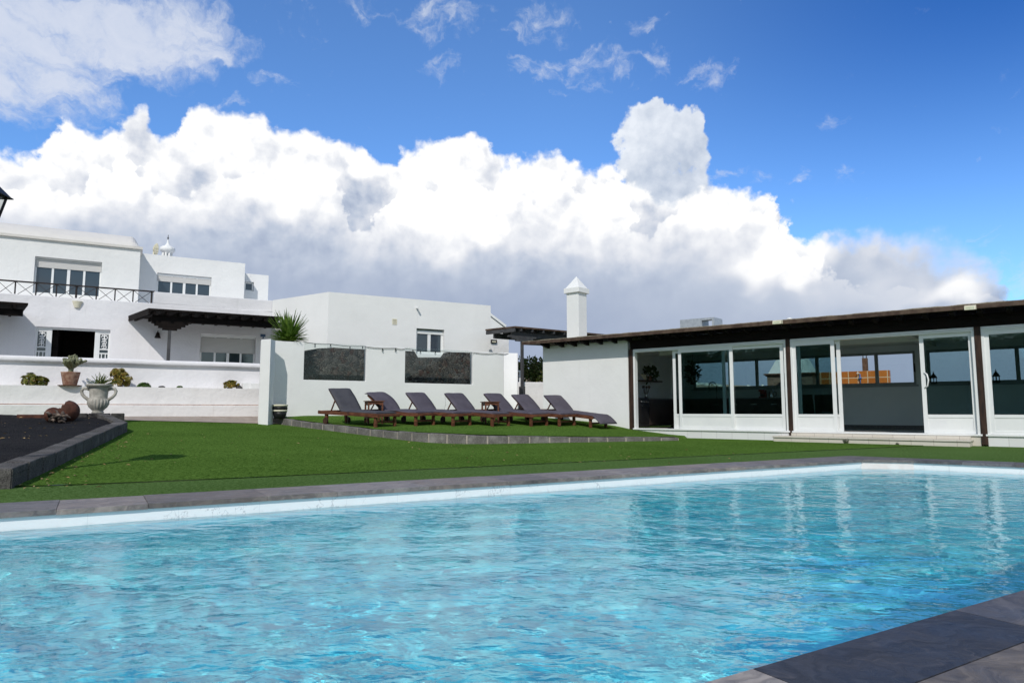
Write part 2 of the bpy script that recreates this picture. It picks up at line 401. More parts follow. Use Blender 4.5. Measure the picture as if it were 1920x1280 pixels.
def mk_tiles(name, c1, c2, joint, w, h, jw=0.03, rough=0.35, frame=None):
    m, b, out = new_mat(name)
    tc = pos(b)
    F = frame
    ax = b.vm('DOT_PRODUCT', tc, tuple(F.ex)); s = b.new('ShaderNodeSeparateXYZ'); b.l.new(tc, s.inputs[0])
    fx = b.m('MULTIPLY', b.m('SUBTRACT', ax, F.o.dot(F.ex)), 1 / w); fz = b.m('MULTIPLY', s.outputs[2], 1 / h)
    dx = b.m('ABSOLUTE', b.m('SUBTRACT', b.m('FRACT', fx), 0.5)); dz = b.m('ABSOLUTE', b.m('SUBTRACT', b.m('FRACT', fz), 0.5))
    j = b.m('MAXIMUM', b.mr(dx, 0.5 - jw, 0.5 - jw * 0.5), b.mr(dz, 0.5 - jw * w / h, 0.5 - jw * 0.5 * w / h))
    cell = b.new('ShaderNodeCombineXYZ'); b.l.new(b.m('FLOOR', fx), cell.inputs[0]); b.l.new(b.m('FLOOR', fz), cell.inputs[1])
    wn = b.new('ShaderNodeTexWhiteNoise'); b.l.new(cell.outputs[0], wn.inputs[0])
    k = b.m('ADD', b.m('MULTIPLY', wn.outputs[0], 0.7), b.m('MULTIPLY', b.noise(tc, 9.0, 4.0, 0.6), 0.5))
    col = b.mix(j, b.mix(b.mr(k, 0.2, 0.95), (*c1, 1), (*c2, 1)), (*joint, 1))
    principled(b, out, col, rough, 0.4, 0, b.bump(b.m('SUBTRACT', 1.0, j), 0.5, 0.004)); return m
M['tile_orange'] = mk_tiles('orange_glazed_tile', (0.36, 0.105, 0.016), (0.50, 0.17, 0.03), (0.62, 0.50, 0.34), 0.33, 0.33, 0.055, frame=FH)
M['tile_beige'] = mk_tiles('beige_step_tile', (0.56, 0.52, 0.45), (0.64, 0.60, 0.53), (0.36, 0.32, 0.28), 0.42, 5.0, 0.012, 0.55, frame=FH)
M['tile_white'] = mk_tiles('white_plinth_tile', (0.68, 0.68, 0.67), (0.74, 0.74, 0.73), (0.50, 0.49, 0.47), 0.42, 5.0, 0.012, 0.5, frame=FH)
M['brick'] = mk_tiles('barbecue_brick', (0.16, 0.10, 0.075), (0.24, 0.16, 0.115), (0.20, 0.16, 0.13), 0.24, 0.075, 0.05, 0.85, frame=FH)

def mk_poolband():
    m, b, out = new_mat('marbled_waterline_tile'); p = pos(b)
    ax = b.vm('DOT_PRODUCT', p, tuple(E1)); bx = b.vm('DOT_PRODUCT', p, tuple(E2))
    def joint(x, w): 
        f = b.m('ABSOLUTE', b.m('SUBTRACT', b.m('FRACT', b.m('MULTIPLY', x, 1 / w)), 0.5)); return b.mr(f, 0.494, 0.499)
    w = b.vm('ADD', p, b.vm('SCALE', b.vm('SUBTRACT', b.noise(p, 4.0, 4.0, 0.6, color=True), (0.5, 0.5, 0.5)), scale=0.5))
    vein = b.mr(b.m('ABSOLUTE', b.m('SUBTRACT', b.noise(w, 3.2, 3.0, 0.55), 0.5)), 0.014, 0.0)
    vein = b.m('MULTIPLY', vein, b.mr(b.noise(p, 2.2, 2.0, 0.5), 0.45, 0.62))
    col = b.mix(b.m('MULTIPLY', vein, 0.55), (0.84, 0.845, 0.84, 1), (0.38, 0.38, 0.40, 1))
    col = b.mix(b.m('MULTIPLY', joint(ax, 0.62), 0.35), col, (0.5, 0.53, 0.55, 1))
    s = b.new('ShaderNodeSeparateXYZ'); b.l.new(p, s.inputs[0])
    scum = b.m('MULTIPLY', b.mr(s.outputs[2], -0.085, -0.125), b.mr(b.noise(p, 9.0, 4.0, 0.6), 0.35, 0.7))
    col = b.mix(b.m('MULTIPLY', scum, 0.30), col, (0.45, 0.50, 0.50, 1))
    principled(b, out, col, 0.25, 0.5); return m
M['poolband'] = mk_poolband()
M['poolpink'] = rough_mat('pinkish_corner_tile', (0.70, 0.62, 0.58), (0.78, 0.73, 0.70), 4.0, 0.4, 0.1)

def mk_poolbasin():
    m, b, out = new_mat('turquoise_pool_lining'); p = pos(b)
    ax = b.vm('DOT_PRODUCT', p, tuple(E1)); bx = b.vm('DOT_PRODUCT', p, tuple(E2))
    s = b.new('ShaderNodeSeparateXYZ'); b.l.new(p, s.inputs[0])
    cell = b.new('ShaderNodeCombineXYZ')
    b.l.new(b.m('FLOOR', b.m('MULTIPLY', ax, 1 / 0.33)), cell.inputs[0]); b.l.new(b.m('FLOOR', b.m('MULTIPLY', bx, 1 / 0.33)), cell.inputs[1])
    b.l.new(b.m('FLOOR', b.m('MULTIPLY', s.outputs[2], 1 / 0.33)), cell.inputs[2])
    wn = b.new('ShaderNodeTexWhiteNoise'); b.l.new(cell.outputs[0], wn.inputs[0])
    k = b.m('ADD', b.m('MULTIPLY', wn.outputs[0], 0.6), b.m('MULTIPLY', b.noise(p, 2.0, 4.0, 0.6), 0.6))
    col = b.mix(b.mr(k, 0.2, 1.0), (0.09, 0.80, 0.94, 1), (0.25, 0.95, 0.99, 1))
    principled(b, out, col, 0.5, 0.3); return m
M['basin'] = mk_poolbasin()

# ------------------------------------------------------------------ the setting
def grid_mesh(name, m, us, vs, fn, keep=None, smooth=True):
    me = bpy.data.meshes.new(name); vv = []; ff = []; idx = {}
    for i, a in enumerate(us):
        for j, b_ in enumerate(vs): vv.append(fn(a, b_))
    n = len(vs)
    for i in range(len(us) - 1):
        for j in range(n - 1):
            if keep and not keep((us[i] + us[i + 1]) / 2, (vs[j] + vs[j + 1]) / 2): continue
            ff.append((i * n + j, (i + 1) * n + j, (i + 1) * n + j + 1, i * n + j + 1))
    me.from_pydata(vv, [], ff)
    for p in me.polygons: p.use_smooth = smooth
    me.materials.append(m)
    bm = bmesh.new(); bm.from_mesh(me)
    bmesh.ops.delete(bm, geom=[v for v in bm.verts if not v.link_faces], context='VERTS')
    bm.to_mesh(me); bm.free(); me.update()
    o = bpy.data.objects.new(name, me); COL.objects.link(o); return o
def lin(a, b, n): return [a + (b - a) * i / (n - 1) for i in range(n)]

B_OUT, B_IN, B_NEAR = 6.77, 6.15, 1.332
C1, C2, N2 = (9.9, 6.15), (10.4, 5.65), (11.87, 1.332)
A_LEFT = -2.6
def end_a(b): return 10.4 + (5.65 - b) * 0.341     # a of the short end wall at a given b
POOL_POLY = [(A_LEFT, B_NEAR), N2, C2, C1, (A_LEFT, B_IN)]

# ground to the horizon, with a gap where the garden lies
g = MB()
for x0, x1, y0, y1 in ((-4000, 4000, 75, 6000), (-4000, 4000, -4000, -22), (-4000, -38, -22, 75), (48, 4000, -22, 75)):
    g.quad([(x0, y0, -0.06), (x1, y0, -0.06), (x1, y1, -0.06), (x0, y1, -0.06)])
struct(g.build('ground', M['earth']))

def lawn_pt(a, b_, lift=0.0):
    p = pool(a, b_); p.z = lawn_z(p.x, p.y) + lift; return p
struct(grid_mesh('lawn', M['turf'], lin(-46, 52, 150), lin(8.03, 74, 120), lambda a, b_: lawn_pt(a, b_, 0.010)))
struct(grid_mesh('lawn_strip', M['turf_light'], lin(-46, 52, 150), lin(B_OUT - 0.02, 8.02, 8), lawn_pt))
sm_ = MB()
for k in range(60):
    x0, x1 = -46 + 98 * k / 60, -46 + 98 * (k + 1) / 60
    sm_.quad([lawn_pt(x0, 8.029, -.02), lawn_pt(x1, 8.029, -.02), lawn_pt(x1, 8.029, .0099), lawn_pt(x0, 8.029, .0099)]); sm_.quad([lawn_pt(x0, 8.0, -.02), lawn_pt(x1, 8.0, -.02), lawn_pt(x1, 8.029, -.0205), lawn_pt(x0, 8.029, -.0205)])
struct(sm_.build('lawn_seam', M['turf_seam']))
r_ = MB()
r_.quad([pool(end_a(-30) + 0.53, -30), pool(52, -30), pool(52, B_OUT - 0.02), pool(10.6, B_OUT - 0.02)])
r_.quad([pool(-46, -30), pool(A_LEFT - 0.6, -30), pool(A_LEFT - 0.6, B_OUT - 0.02), pool(-46, B_OUT - 0.02)])
struct(r_.build('lawn_side', M['turf_light']))

# pool: basin, waterline tiles, coping slabs, water
bs = MB()
def pp(ab, z): return pool(ab[0], ab[1], z)
for i in range(5):
    p, q = POOL_POLY[i], POOL_POLY[(i + 1) % 5]
    bs.quad([pp(p, -1.30), pp(q, -1.30), pp(q, -0.24), pp(p, -0.24)])
bs.quad([pp(p, -1.30) for p in POOL_POLY])
struct(bs.build('pool_basin', M['basin']))
wl = MB(); wp = MB()
for i in range(5):
    p, q = POOL_POLY[i], POOL_POLY[(i + 1) % 5]
    (wp if i == 2 else wl).quad([pp(p, -0.24), pp(q, -0.24), pp(q, -0.028), pp(p, -0.028)])
struct(wl.build('pool_waterline_tiles', M['poolband']))
struct(wp.build('pool_corner_tiles', M['poolpink']))

cop = MB(); rr = random.Random(3)
def slab(pts, col, top=0.012, th=0.04):
    n0 = len(cop.f); cop.prism([(p.x, p.y) for p in pts], top - th, top)
    cop.col += [col] * (len(cop.f) - n0)
def rcol(base, v=0.25):
    k = 1 + rr.uniform(-v, v); w = rr.uniform(-0.06, 0.06)
    return (base[0] * k * (1 + w), base[1] * k, base[2] * k * (1 - w))
OV = 0.025
a = A_LEFT - 0.6
while a < 9.89:
    w = min(rr.choice((0.6, 0.6, 0.9)), 9.9 - a); w = w if 9.9 - a - w > 0.25 else 9.9 - a
    slab([pool(a + .0015, B_IN - OV), pool(a + w - .0015, B_IN - OV), pool(a + w - .0015, B_OUT), pool(a + .0015, B_OUT)], rcol((0.20, 0.178, 0.165), 0.3), 0.012 + rr.uniform(-.002, .002))
    a += w
hd = Vector((0.323, -0.947)); nd = Vector((0.947, 0.323)); c2 = Vector(C2)
slab([pool(9.903, B_IN - OV), pool(C2[0] - .02, C2[1] - .01), pool(*(c2 + nd * .5)), pool(10.54, B_OUT), pool(9.903, B_OUT)], rcol((0.13, 0.12, 0.115)))
t = 0.003
while t < 4.5:
    w = 0.6 if t < 3.9 else 4.56 - t
    p0 = c2 + hd * (t + .003) - nd * OV; p1 = c2 + hd * (t + w - .003) - nd * OV; p2 = p1 + nd * (.5 + OV); p3 = p0 + nd * (.5 + OV)
    slab([pool(*p0), pool(*p1), pool(*p2), pool(*p3)], rcol((0.12, 0.11, 0.11)))
    t += w
near = [(-2.61, (0.15, .14, .13)), (-1.66, (.17, .155, .14)), (-.57, (.12, .115, .12)), (0.525, (0.30, 0.275, 0.25)), (1.619, (0.041, 0.043, 0.052)), (2.714, (0.105, 0.10, 0.103)),
        (3.81, (0.10, .095, .09)), (4.9, (.06, .06, .07)), (6.0, (.13, .12, .11)), (7.1, (.08, .08, .085)), (8.2, (.12, .11, .1)), (9.3, (.1, .1, .1)), (10.4, (.09, .09, .1)), (12.9, None)]
for (a0, c), (a1, _) in zip(near, near[1:]):
    slab([pool(a0 + .002, 1.068), pool(a1 - .002, 1.068), pool(a1 - .002, B_NEAR + OV), pool(a0 + .002, B_NEAR + OV)], c)
for row in range(9):
    b1 = 1.064 - row * 0.55; b0 = b1 - 0.546
    a = -12 + rr.random()
    while a < 20:
        w = rr.choice((0.9, 1.1, 1.4))
        col = rcol((0.175, 0.155, 0.135), 0.22)
        slab([pool(a + .002, b0), pool(a + w - .002, b0), pool(a + w - .002, b1), pool(a + .002, b1)], col, 0.011)
        a += w
b0 = B_NEAR
for k in range(9):
    slab([pool(A_LEFT - .6, b0 + .003), pool(A_LEFT + OV, b0 + .003), pool(A_LEFT + OV, b0 + .53), pool(A_LEFT - .6, b0 + .53)], rcol((0.14, 0.13, 0.12)))
    b0 += 0.536
struct(cop.build('pool_coping', M['slate']))
gb = MB()
gb.prism([(p.x, p.y) for p in (pool(-12, -4.2), pool(20, -4.2), pool(20, 1.30), pool(-12, 1.30))], -0.2, -0.032)
struct(gb.build('deck_bed', M['mortar']))

def mk_water():
    m, b, out = new_mat('pool_water'); p = pos(b)
    q = b.mapping(p, (1.0, 1.45, 1.0), (0, 0, R(8)))
    w = b.vm('ADD', q, b.vm('SCALE', b.vm('SUBTRACT', b.noise(q, 3.0, 2.0, 0.5, color=True), (0.5, 0.5, 0.5)), scale=0.25))
    n1 = b.noise(w, 9.0, 1.5, 0.5); n2 = b.noise(w, 27.0, 2.0, 0.5)
    nrm = b.bump(b.m('ADD', n1, b.m('MULTIPLY', n2, 0.24)), WB_STR, 0.02)
    fr = b.new('ShaderNodeFresnel'); fr.inputs[0].default_value = 1.33; b.l.new(nrm, fr.inputs['Normal'])
    gl = b.new('ShaderNodeBsdfGlossy'); gl.inputs['Roughness'].default_value = 0.0; gl.inputs[0].default_value = (1, 1, 1, 1); b.l.new(nrm, gl.inputs['Normal'])
    rf = b.new('ShaderNodeBsdfRefraction'); rf.inputs['IOR'].default_value = 1.33; rf.inputs['Roughness'].default_value = 0.0; b.l.new(nrm, rf.inputs['Normal'])
    rf.inputs[0].default_value = (0.93, 1.0, 1.0, 1)
    m2 = b.new('ShaderNodeMixShader'); b.l.new(fr.outputs[0], m2.inputs[0]); b.l.new(rf.outputs[0], m2.inputs[1]); b.l.new(gl.outputs[0], m2.inputs[2])
    b.l.new(m2.outputs[0], out.inputs[0]); return m
WB_STR = 0.24
M['water'] = mk_water()
WA, WB = 1000, 320
_a = np.linspace(A_LEFT, 12.2, WA)[:, None] * np.ones(WB)[None, :]; _b = np.ones(WA)[:, None] * np.linspace(B_NEAR, B_IN, WB)[None, :]
_x = E1.x * _a + E2.x * _b; _y = E1.y * _a + E2.y * _b
wr = random.Random(11); _z = np.full_like(_x, -0.12)
_wx = _x + 0.10 * np.sin(_y * 2.3 + _x * .8) + .03 * np.sin(_y * 7.1 - _x * 3.3); _wy = _y + 0.10 * np.sin(_x * 2.1 - _y * .6) + .03 * np.sin(_x * 6.3 + _y * 2.2)
_gust = 0.75 + 0.35 * np.sin(_x * .9 + 1.0) * np.sin(_y * .7 + .4) + 0.2 * np.sin(_x * 2.3 + _y * 1.7)
for k in range(26):
    lam = 0.14 * (0.70 / 0.14) ** (wr.random() ** 1.2); th = R(98) + wr.gauss(0, 0.80)
    _z = _z + lam * 0.00085 * (_gust if k % 2 else 2 - _gust) * np.sin(2 * math.pi / lam * (math.cos(th) * _wx + math.sin(th) * _wy) + wr.random() * 6.28)
_me = bpy.data.meshes.new('pool_water'); _co = np.stack([_x, _y, _z], -1).reshape(-1, 3)
_i = (np.arange(WA - 1)[:, None] * WB + np.arange(WB - 1)[None, :]); _am = (_a[:-1, :-1] + _a[1:, 1:]) / 2; _bm = (_b[:-1, :-1] + _b[1:, 1:]) / 2
_keep = (_am < 10.4 + (5.65 - _bm) * 0.341 + 0.02) & (_am + _bm < 16.08); _i = _i[_keep]
_f = np.stack([_i, _i + WB, _i + WB + 1, _i + 1], -1)
_me.vertices.add(len(_co)); _me.vertices.foreach_set('co', _co.astype(np.float32).ravel())
_me.loops.add(_f.size); _me.loops.foreach_set('vertex_index', _f.astype(np.int32).ravel())
_me.polygons.add(len(_f)); _me.polygons.foreach_set('loop_start', (np.arange(len(_f)) * 4).astype(np.int32)); _me.polygons.foreach_set('use_smooth', np.ones(len(_f), bool))
_me.materials.append(M['water']); _me.update(calc_edges=True); _me.validate()
wo = bpy.data.objects.new('pool_water', _me); COL.objects.link(wo); struct(wo)
# the sun's light is carried through the rippled surface onto the pool lining
wo.cycles.is_caustics_caster = True
for nm in ('pool_basin', 'pool_waterline_tiles', 'pool_corner_tiles'): bpy.data.objects[nm].cycles.is_caustics_receiver = True

# black gravel bed with its kerb, and the tan path behind
K = [Vector((-4.63, 6.42)), Vector((-7.83, 14.0)), Vector((-9.75, 16.55))]
def kz(p): return lawn_z(p[0], p[1])
bed = [K[0] + Vector((-.15, .1)), K[1] + Vector((-.15, .0)), K[2], Vector((-9.9, 17.0)), Vector((-22, 12.0)), Vector((-22, -3.6))]
def bed_pt(s, t):
    # loft between the kerb line and a far line to the left
    L1 = (K[1] - K[0]).length; L2 = (K[2] - K[1]).length
    d = s * (L1 + L2)
    p = K[0].lerp(K[1], d / L1) if d < L1 else K[1].lerp(K[2], (d - L1) / L2)
    q = Vector((-24, -4 + s * 16.5))
    r = p.lerp(q, t)
    z0 = kz(p) + 0.15; z = z0 + (0.42 - z0 * 0.2) * min(1, t * 2.2) * 0.35
    z += 0.05 * mnoise.noise(Vector((r.x * 0.9, r.y * 0.9, 0))) + 0.015 * mnoise.noise(Vector((r.x * 4, r.y * 4, 3)))
    return Vector((r.x, r.y, z))
o = grid_mesh('gravel_bed', M['gravel'], lin(0, 1, 90), lin(0, 1, 90), bed_pt); struct(o)

def block_run(pts, zlow, ztop, th, blk, gap, mb, mo, rnd, side=1):
    """blocks laid along a polyline; pts 2D; zlow/ztop functions of xy; thickness to the left of travel"""
    for p, q in zip(pts, pts[1:]):
        L = (q - p).length; n = max(1, round(L / blk)); d = (q - p) / L; nrm = Vector((-d.y, d.x)) * side
        for k in range(n):
            s0, s1 = L * k / n + gap / 2, L * (k + 1) / n - gap / 2
            jz = rnd.uniform(-.008, .008); jo = rnd.uniform(-.006, .006)
            A, B = p + d * s0 + nrm * jo, p + d * s1 + nrm * jo
            quad = [A, B, B + nrm * th, A + nrm * th]
            if side < 0: quad = quad[::-1]
            mb.prism([(x.x, x.y) for x in quad], [zlow(x) - .05 for x in quad], [ztop(x) + jz for x in quad])
        A, B = p - d * gap * 0, q; quad = [A + nrm * .012, B + nrm * .012, B + nrm * (th - .012), A + nrm * (th - .012)]
        if side < 0: quad = quad[::-1]
        mo.prism([(x.x, x.y) for x in quad], [zlow(x) - .05 for x in quad], [ztop(x) - .012 for x in quad])
rnd = random.Random(5)
kb, km = MB(), MB()
block_run([K[0] - E1.xy * 8, K[0]], kz, lambda p: kz(p) + .185, 0.20, 0.42, 0.02, kb, km, rnd)
block_run(K, kz, lambda p: kz(p) + .185 + 0.03 * (p[1] - 6.4) / 8, 0.22, 0.60, 0.022, kb, km, rnd)
ke = thing('block_kerb', 'dark grey concrete block kerb holding back the black gravel bed', 'kerb', (K[1].x, K[1].y, kz(K[1])))
kb.build('blocks', M['kerb'], ke, bevel=0.012, auto=True); km.build('mortar', M['kerb'], ke)

pth = MB()
p0, p1 = at(236, 781, 18.7), at(500, 781, 20.9); 
for (u0, u1) in ((150, 512),):
    q0, q1 = at(u0, 790, 18.2), at(u1, 790, 19.9)
    F = FP
    a0 = F.px(120, 780)[0]; a1 = F.px(500, 780)[0]
    za = lambda a, b_: .60 if b_ > 0 else lawn_z(*F.P(a, b_, 0).xy) + .025
    for k in range(12):
        x0 = a0 + (a1 - a0) * k / 12; x1 = a0 + (a1 - a0) * (k + 1) / 12
        pth.quad([F.P(x0, -2.3, za(x0, -2.3)), F.P(x1, -2.3, za(x1, -2.3)), F.P(x1, 0.1, za(x1, 0.1)), F.P(x0, 0.1, za(x0, 0.1))])
struct(pth.build('garden_path', M['pave']))

# raised turf platform of the sun loungers
Pl, Pb, Pe = Vector((-7.3, 20.42)), Vector((-1.52, 15.0)), Vector((4.19, 17.3))
CTRL = [(-7.3, 20.4, .57), (-5.3, 18.55, .44), (-3.35, 16.72, .30), (-1.52, 15, .25), (1.1, 16.06, .155), (2.6, 16.7, .13), (4.19, 17.3, .10),
        (-3.41, 17, .345), (-1.57, 18, .345), (.52, 18.9, .325), (2.16, 19.2, .27), (3.5, 19.9, .20), (3.07, 20.26, .31), (2.29, 20.9, .43), (1, 22, .55),
        (-6.2, 20.55, .62), (-0.8, 23.8, .60), (-3.5, 22.2, .61), (5.08, 18.59, .03), (4.3, 19.24, .105), (-4.9, 19.3, .48), (-2.6, 19.9, .47), (0, 20.6, .46)]
_c = np.array(CTRL); _d = np.hypot(_c[:, None, 0] - _c[None, :, 0], _c[:, None, 1] - _c[None, :, 1]); _n = len(CTRL)
_A = np.zeros((_n + 3, _n + 3)); _A[:_n, :_n] = _d - 0.15 * np.eye(_n); _A[:_n, _n] = 1; _A[:_n, _n + 1:] = _c[:, :2]; _A[_n, :_n] = 1; _A[_n + 1:, :_n] = _c[:, :2].T
_w = np.linalg.solve(_A, np.concatenate([_c[:, 2], np.zeros(3)]))
def plat_z(x, y):
    return float(_w[:_n] @ np.hypot(_c[:, 0] - x, _c[:, 1] - y) + _w[_n] + _w[_n + 1] * x + _w[_n + 2] * y)
def pl_raw(s):
    s = max(0.0, min(1.0, s)); return Pl.lerp(Pb, s / .55) if s < .55 else Pb.lerp(Pe, (s - .55) / .45)
def pl_front(s):
    k = min(.08, s, 1 - s); return sum((pl_raw(s + k * j / 4) for j in range(-4, 5)), Vector((0, 0))) / 9
BACK = [(0, Vector((-7.0, 21.9))), (.3, Vector((-3.5, 23.6))), (.55, Vector((0.8, 25.4))), (.75, FH.P(-1.9, .06, 0).xy), (.9, FH.P(-.1, .06, 0).xy), (1, FH.P(1.75, .06, 0).xy)]
def pl_back(s):
    for (s0, p), (s1, q) in zip(BACK, BACK[1:]):
        if s <= s1: return p.lerp(q, (s - s0) / (s1 - s0))
    return BACK[-1][1]
def plat_pt(s, t):
    p = pl_front(s).lerp(pl_back(s), t); return Vector((p.x, p.y, -.06 if s > .9999 else plat_z(p.x, p.y) + .004 * mnoise.noise(Vector((p.x * 3, p.y * 3, 0)))))
struct(grid_mesh('raised_lawn', M['turf'], lin(0, 1, 110), lin(0, 1, 60), plat_pt))
eb, em = MB(), MB()
zt = lambda p: plat_z(p[0], p[1]) - 0.012
def arc(n=26):
    return [pl_front(i / n) for i in range(n + 1)]
block_run([p + Vector((-.03, -.13)) for p in arc(27)], kz, zt, 0.16, 5.0, 0.035, eb, em, rnd)
ed = thing('block_edging', 'grey concrete block edging with pale mortar joints around the raised lawn', 'edging', (Pb.x, Pb.y, 0))
eb.build('blocks', M['block'], ed, bevel=0.008); em.build('mortar', M['mortar'], ed)

# scattered dry leaves (litter nobody could count)
lv = MB(); lr = random.Random(21)
def leaf(x, y, z, s):
    t = lr.random() * 6.28; d = Vector((math.cos(t), math.sin(t), lr.uniform(-.2, .2))) * s; n = Vector((-math.sin(t), math.cos(t), lr.uniform(-.3, .6))) * s * .35
    c = Vector((x, y, z)); up = Vector((0, 0, s * .25))
    lv.quad([c - d, c + n + up, c + d]); lv.quad([c - d, c + d, c - n + up])
for k in range(300):
    if k < 90:
        t = lr.random() ** 1.3; p = K[0].lerp(K[1], t); x = p.x + abs(lr.gauss(0, .35)) + .05; y = p.y + lr.gauss(0, .1)
    elif k < 180:
        x, y = lr.uniform(-7, 4), lr.uniform(7.5, 16)
        if x * -.52 + y * .854 < 6.9: continue
    else:
        s = lr.random(); q = bed_pt(lr.uniform(.3, .95), lr.uniform(.03, .3)); leaf(q.x, q.y, q.z + .012, lr.uniform(.02, .04)); continue
    if (x - 0) * 0.374 + (y - 15.6) * .927 > -0.4 and x > -1.5: continue
    if x < -1.5 and (x + 1.52) * .685 + (y - 15) * .728 > -.3: continue
    leaf(x, y, lawn_z(x, y) + .02, lr.uniform(.015, .035))
M['leaf_dry'] = rough_mat('dry_leaf', (0.30, 0.19, 0.07), (0.45, 0.33, 0.17), 30.0, 0.8, 0.1)
tag(lv.build('dry_leaves', M['leaf_dry']), 'tan dry leaves scattered over the lawn and the black gravel', 'leaf litter', kind='stuff')

# far hillside with white houses, seen through the pool house
def hill_pt(x, y):
    d = (y - 900) / 900
    h = 66 * max(0.0, min(1, (y - 500) / 700)) ** 1.3 * (0.82 + 0.25 * math.sin(x * .0042 + 1.5) + .08 * math.sin(x * .013))
    h *= max(0.15, 1 - abs(x - 350) / 1900)
    return Vector((x, y, h - 1 + 3 * mnoise.noise(Vector((x * .006, y * .006, 0)))))
struct(grid_mesh('hills', M['hill'], lin(-1500, 2600, 90), lin(480, 2000, 30), hill_pt))

# ------------------------------------------------------------------ building helpers
def window(root, F, a0, a1, z0, z1, b, panes=4, shutter=None, fr=0.055, mull=0.07, glass=None, name='window', shut_name='roller_shutter', box=0.0, stile=None):
    """window set back by b in an opening; > pane, roller_shutter"""
    w = MB(); th = 0.06
    w.box(F, a0, a0 + fr, b, b + th, z0, z1); w.box(F, a1 - fr, a1, b, b + th, z0, z1)
    w.box(F, a0 + fr, a1 - fr, b, b + th, z0, z0 + fr); w.box(F, a0 + fr, a1 - fr, b, b + th, z1 - fr, z1)
    if box: w.box(F, a0 + .004, a1 - .004, b - .03, b - .003, z1 - box, z1 - .004)
    n = panes; cell = (a1 - a0 - 2 * fr) / n
    for k in range(1, n):
        x = a0 + fr + cell * k; mw = mull if (k != n // 2 or n < 3) else mull * 1.35
        w.box(F, x - mw / 2, x + mw / 2, b - .008, b + th - .008, z0 + fr, z1 - fr)
    o = w.build(name, M['pvc'], root, bevel=0.006)
    g = MB()
    g.box(F, a0 + fr, a1 - fr, b + .025, b + .031, z0 + fr, z1 - fr)
    g.build('pane', glass or M['dark_glass'], o)
    if shutter is not None:
        s = MB(); zz = shutter + .03
        s.box(F, a0 + .02, a1 - .02, b - .022, b - .010, zz, z1 - fr * .2 - box); s.box(F, a0 + .02, a1 - .02, b - .028, b - .006, zz - .03, zz)
        s.build(shut_name, M['shutter'], o)
    return o
def px_rect(F, u0, v0, u1, v1, b=0):
    a0, z1 = F.px(u0, v0, b); a0b, z0 = F.px(u0, v1, b); a1, _ = F.px(u1, (v0 + v1) / 2, b)
    return a0, a1, z0, z1

# ================================================================== the left house
base_left = FL.P(0, 0, 0.55)
house = thing('two_storey_house', 'white two-storey house with a cream barrel roof and an upstairs terrace', 'house', (base_left.x, base_left.y, 0.55))
zf = 1.40                                                         # terrace level
aL = FL.px(-260, 600)[0]
zpar0 = FL.px(60, 553)[1]                                         # foot of the railing
zpar = FL.px(400, 555)[1]                                         # top of the solid parapet
a_par = FL.px(288, 560)[0]
d0 = px_rect(FL, 68, 612, 205, 700); w0 = px_rect(FL, 377, 626, 479, 690)
door_h = (d0[0], d0[1], zf, d0[3]); win_h = (w0[0], w0[1], 1.95, w0[3])
gf = MB()
gf.wall(FL, aL, 0.0, 0.5, zpar0, 0.35, [door_h, win_h])
gf.wall(FL, a_par, 0.0, zpar0, zpar, 0.25)
gf.box(FL, aL, a_par, 0.35, 6.5, zpar0 - .25, zpar0 - .004)
gf.box(FL, a_par, 0, 0.35, 6.5, zpar0 - .25, zpar0 - .004)
gf.box(FL, aL, -.36, 6.5, 6.8, 0.5, zpar0)
gf.box(FL, -.36, -.004, .36, 6.5, 0.5, zpar0 - .26)
gf.build('ground_floor_wall', M['plaster_rough'], house, bevel=0.02)
gi = MB(); gi.box(FL, aL, -.4, .4, 6.4, zf - .12, zf); gi.build('floor', M['worktop'], house)
gi = MB(); gi.box(FL, aL, -.4, 2.4, 2.5, zf + .002, zpar0 - .26); gi.box(FL, d0[0] + .45, d0[0] + .60, .36, 2.39, zf + .002, zpar0 - .26); gi.build('dark_backing', M['dark_wood'], house)  # dark sheets added indoors so the open doorway looks unlit
# upper storey blocks
u1_r = FU1.px(262, 500)[0]; u1_t = FU1.px(262, 468)[1]; aL1 = FU1.px(-260, 500)[0]
wa = px_rect(FU1, 66, 480, 190, 549)
ub = MB(); ub.wall(FU1, aL1, u1_r, zpar0 - .002, u1_t, 0.3, [wa])
ub.box(FU1, u1_r - .3, u1_r, 0.3, 5.0, zpar0 - .002, u1_t); ub.box(FU1, aL1, u1_r, 5.0, 5.3, zpar0 - .002, u1_t)
ub.build('upper_wall', M['plaster'], house, bevel=0.02)
window(house, FU1, *wa, 0.16, panes=4, shutter=FU1.px(128, 504)[1], box=.05)
u2_r = FU2.px(458, 540)[0]; u2_t = FU2.px(300, 478.2)[1]; a2l = FU2.px(262, 500)[0] - .6
wb = px_rect(FU2, 295, 511, 396, 556); wb = (wb[0], wb[1], wb[2] - .25, wb[3])
ub = MB(); ub.wall(FU2, a2l, u2_r, zpar0 - .002, u2_t, 0.3, [wb])
ub.box(FU2, u2_r - .3, u2_r, .3, 4.0, zpar0 - .002, u2_t); ub.box(FU2, a2l + .7, u2_r, 4.0, 4.25, zpar0 - .002, u2_t)
ub.box(FU2, a2l + .75, u2_r - .31, .31, 3.99, u2_t - .35, u2_t - .15)
ub.build('upper_wall', M['plaster'], house, bevel=0.02)
window(house, FU2, *wb, 0.10, panes=4, shutter=FU2.px(345, 530)[1], box=.10)
u3_r = FU3.px(503, 540)[0]; u3_t = FU3.px(470, 513.3)[1]; wc = px_rect(FU3, 459, 527.5, 476, 544.5)
ub = MB(); ub.wall(FU3, u2_r - .05, u3_r, zpar0 - .002, u3_t, 0.3, [wc]); ub.box(FU3, u3_r - .3, u3_r, .3, 3.0, zpar0 - .002, u3_t)
ub.box(FU3, u2_r - .05, u3_r - .31, .31, 3.0, u3_t - .35, u3_t - .15)
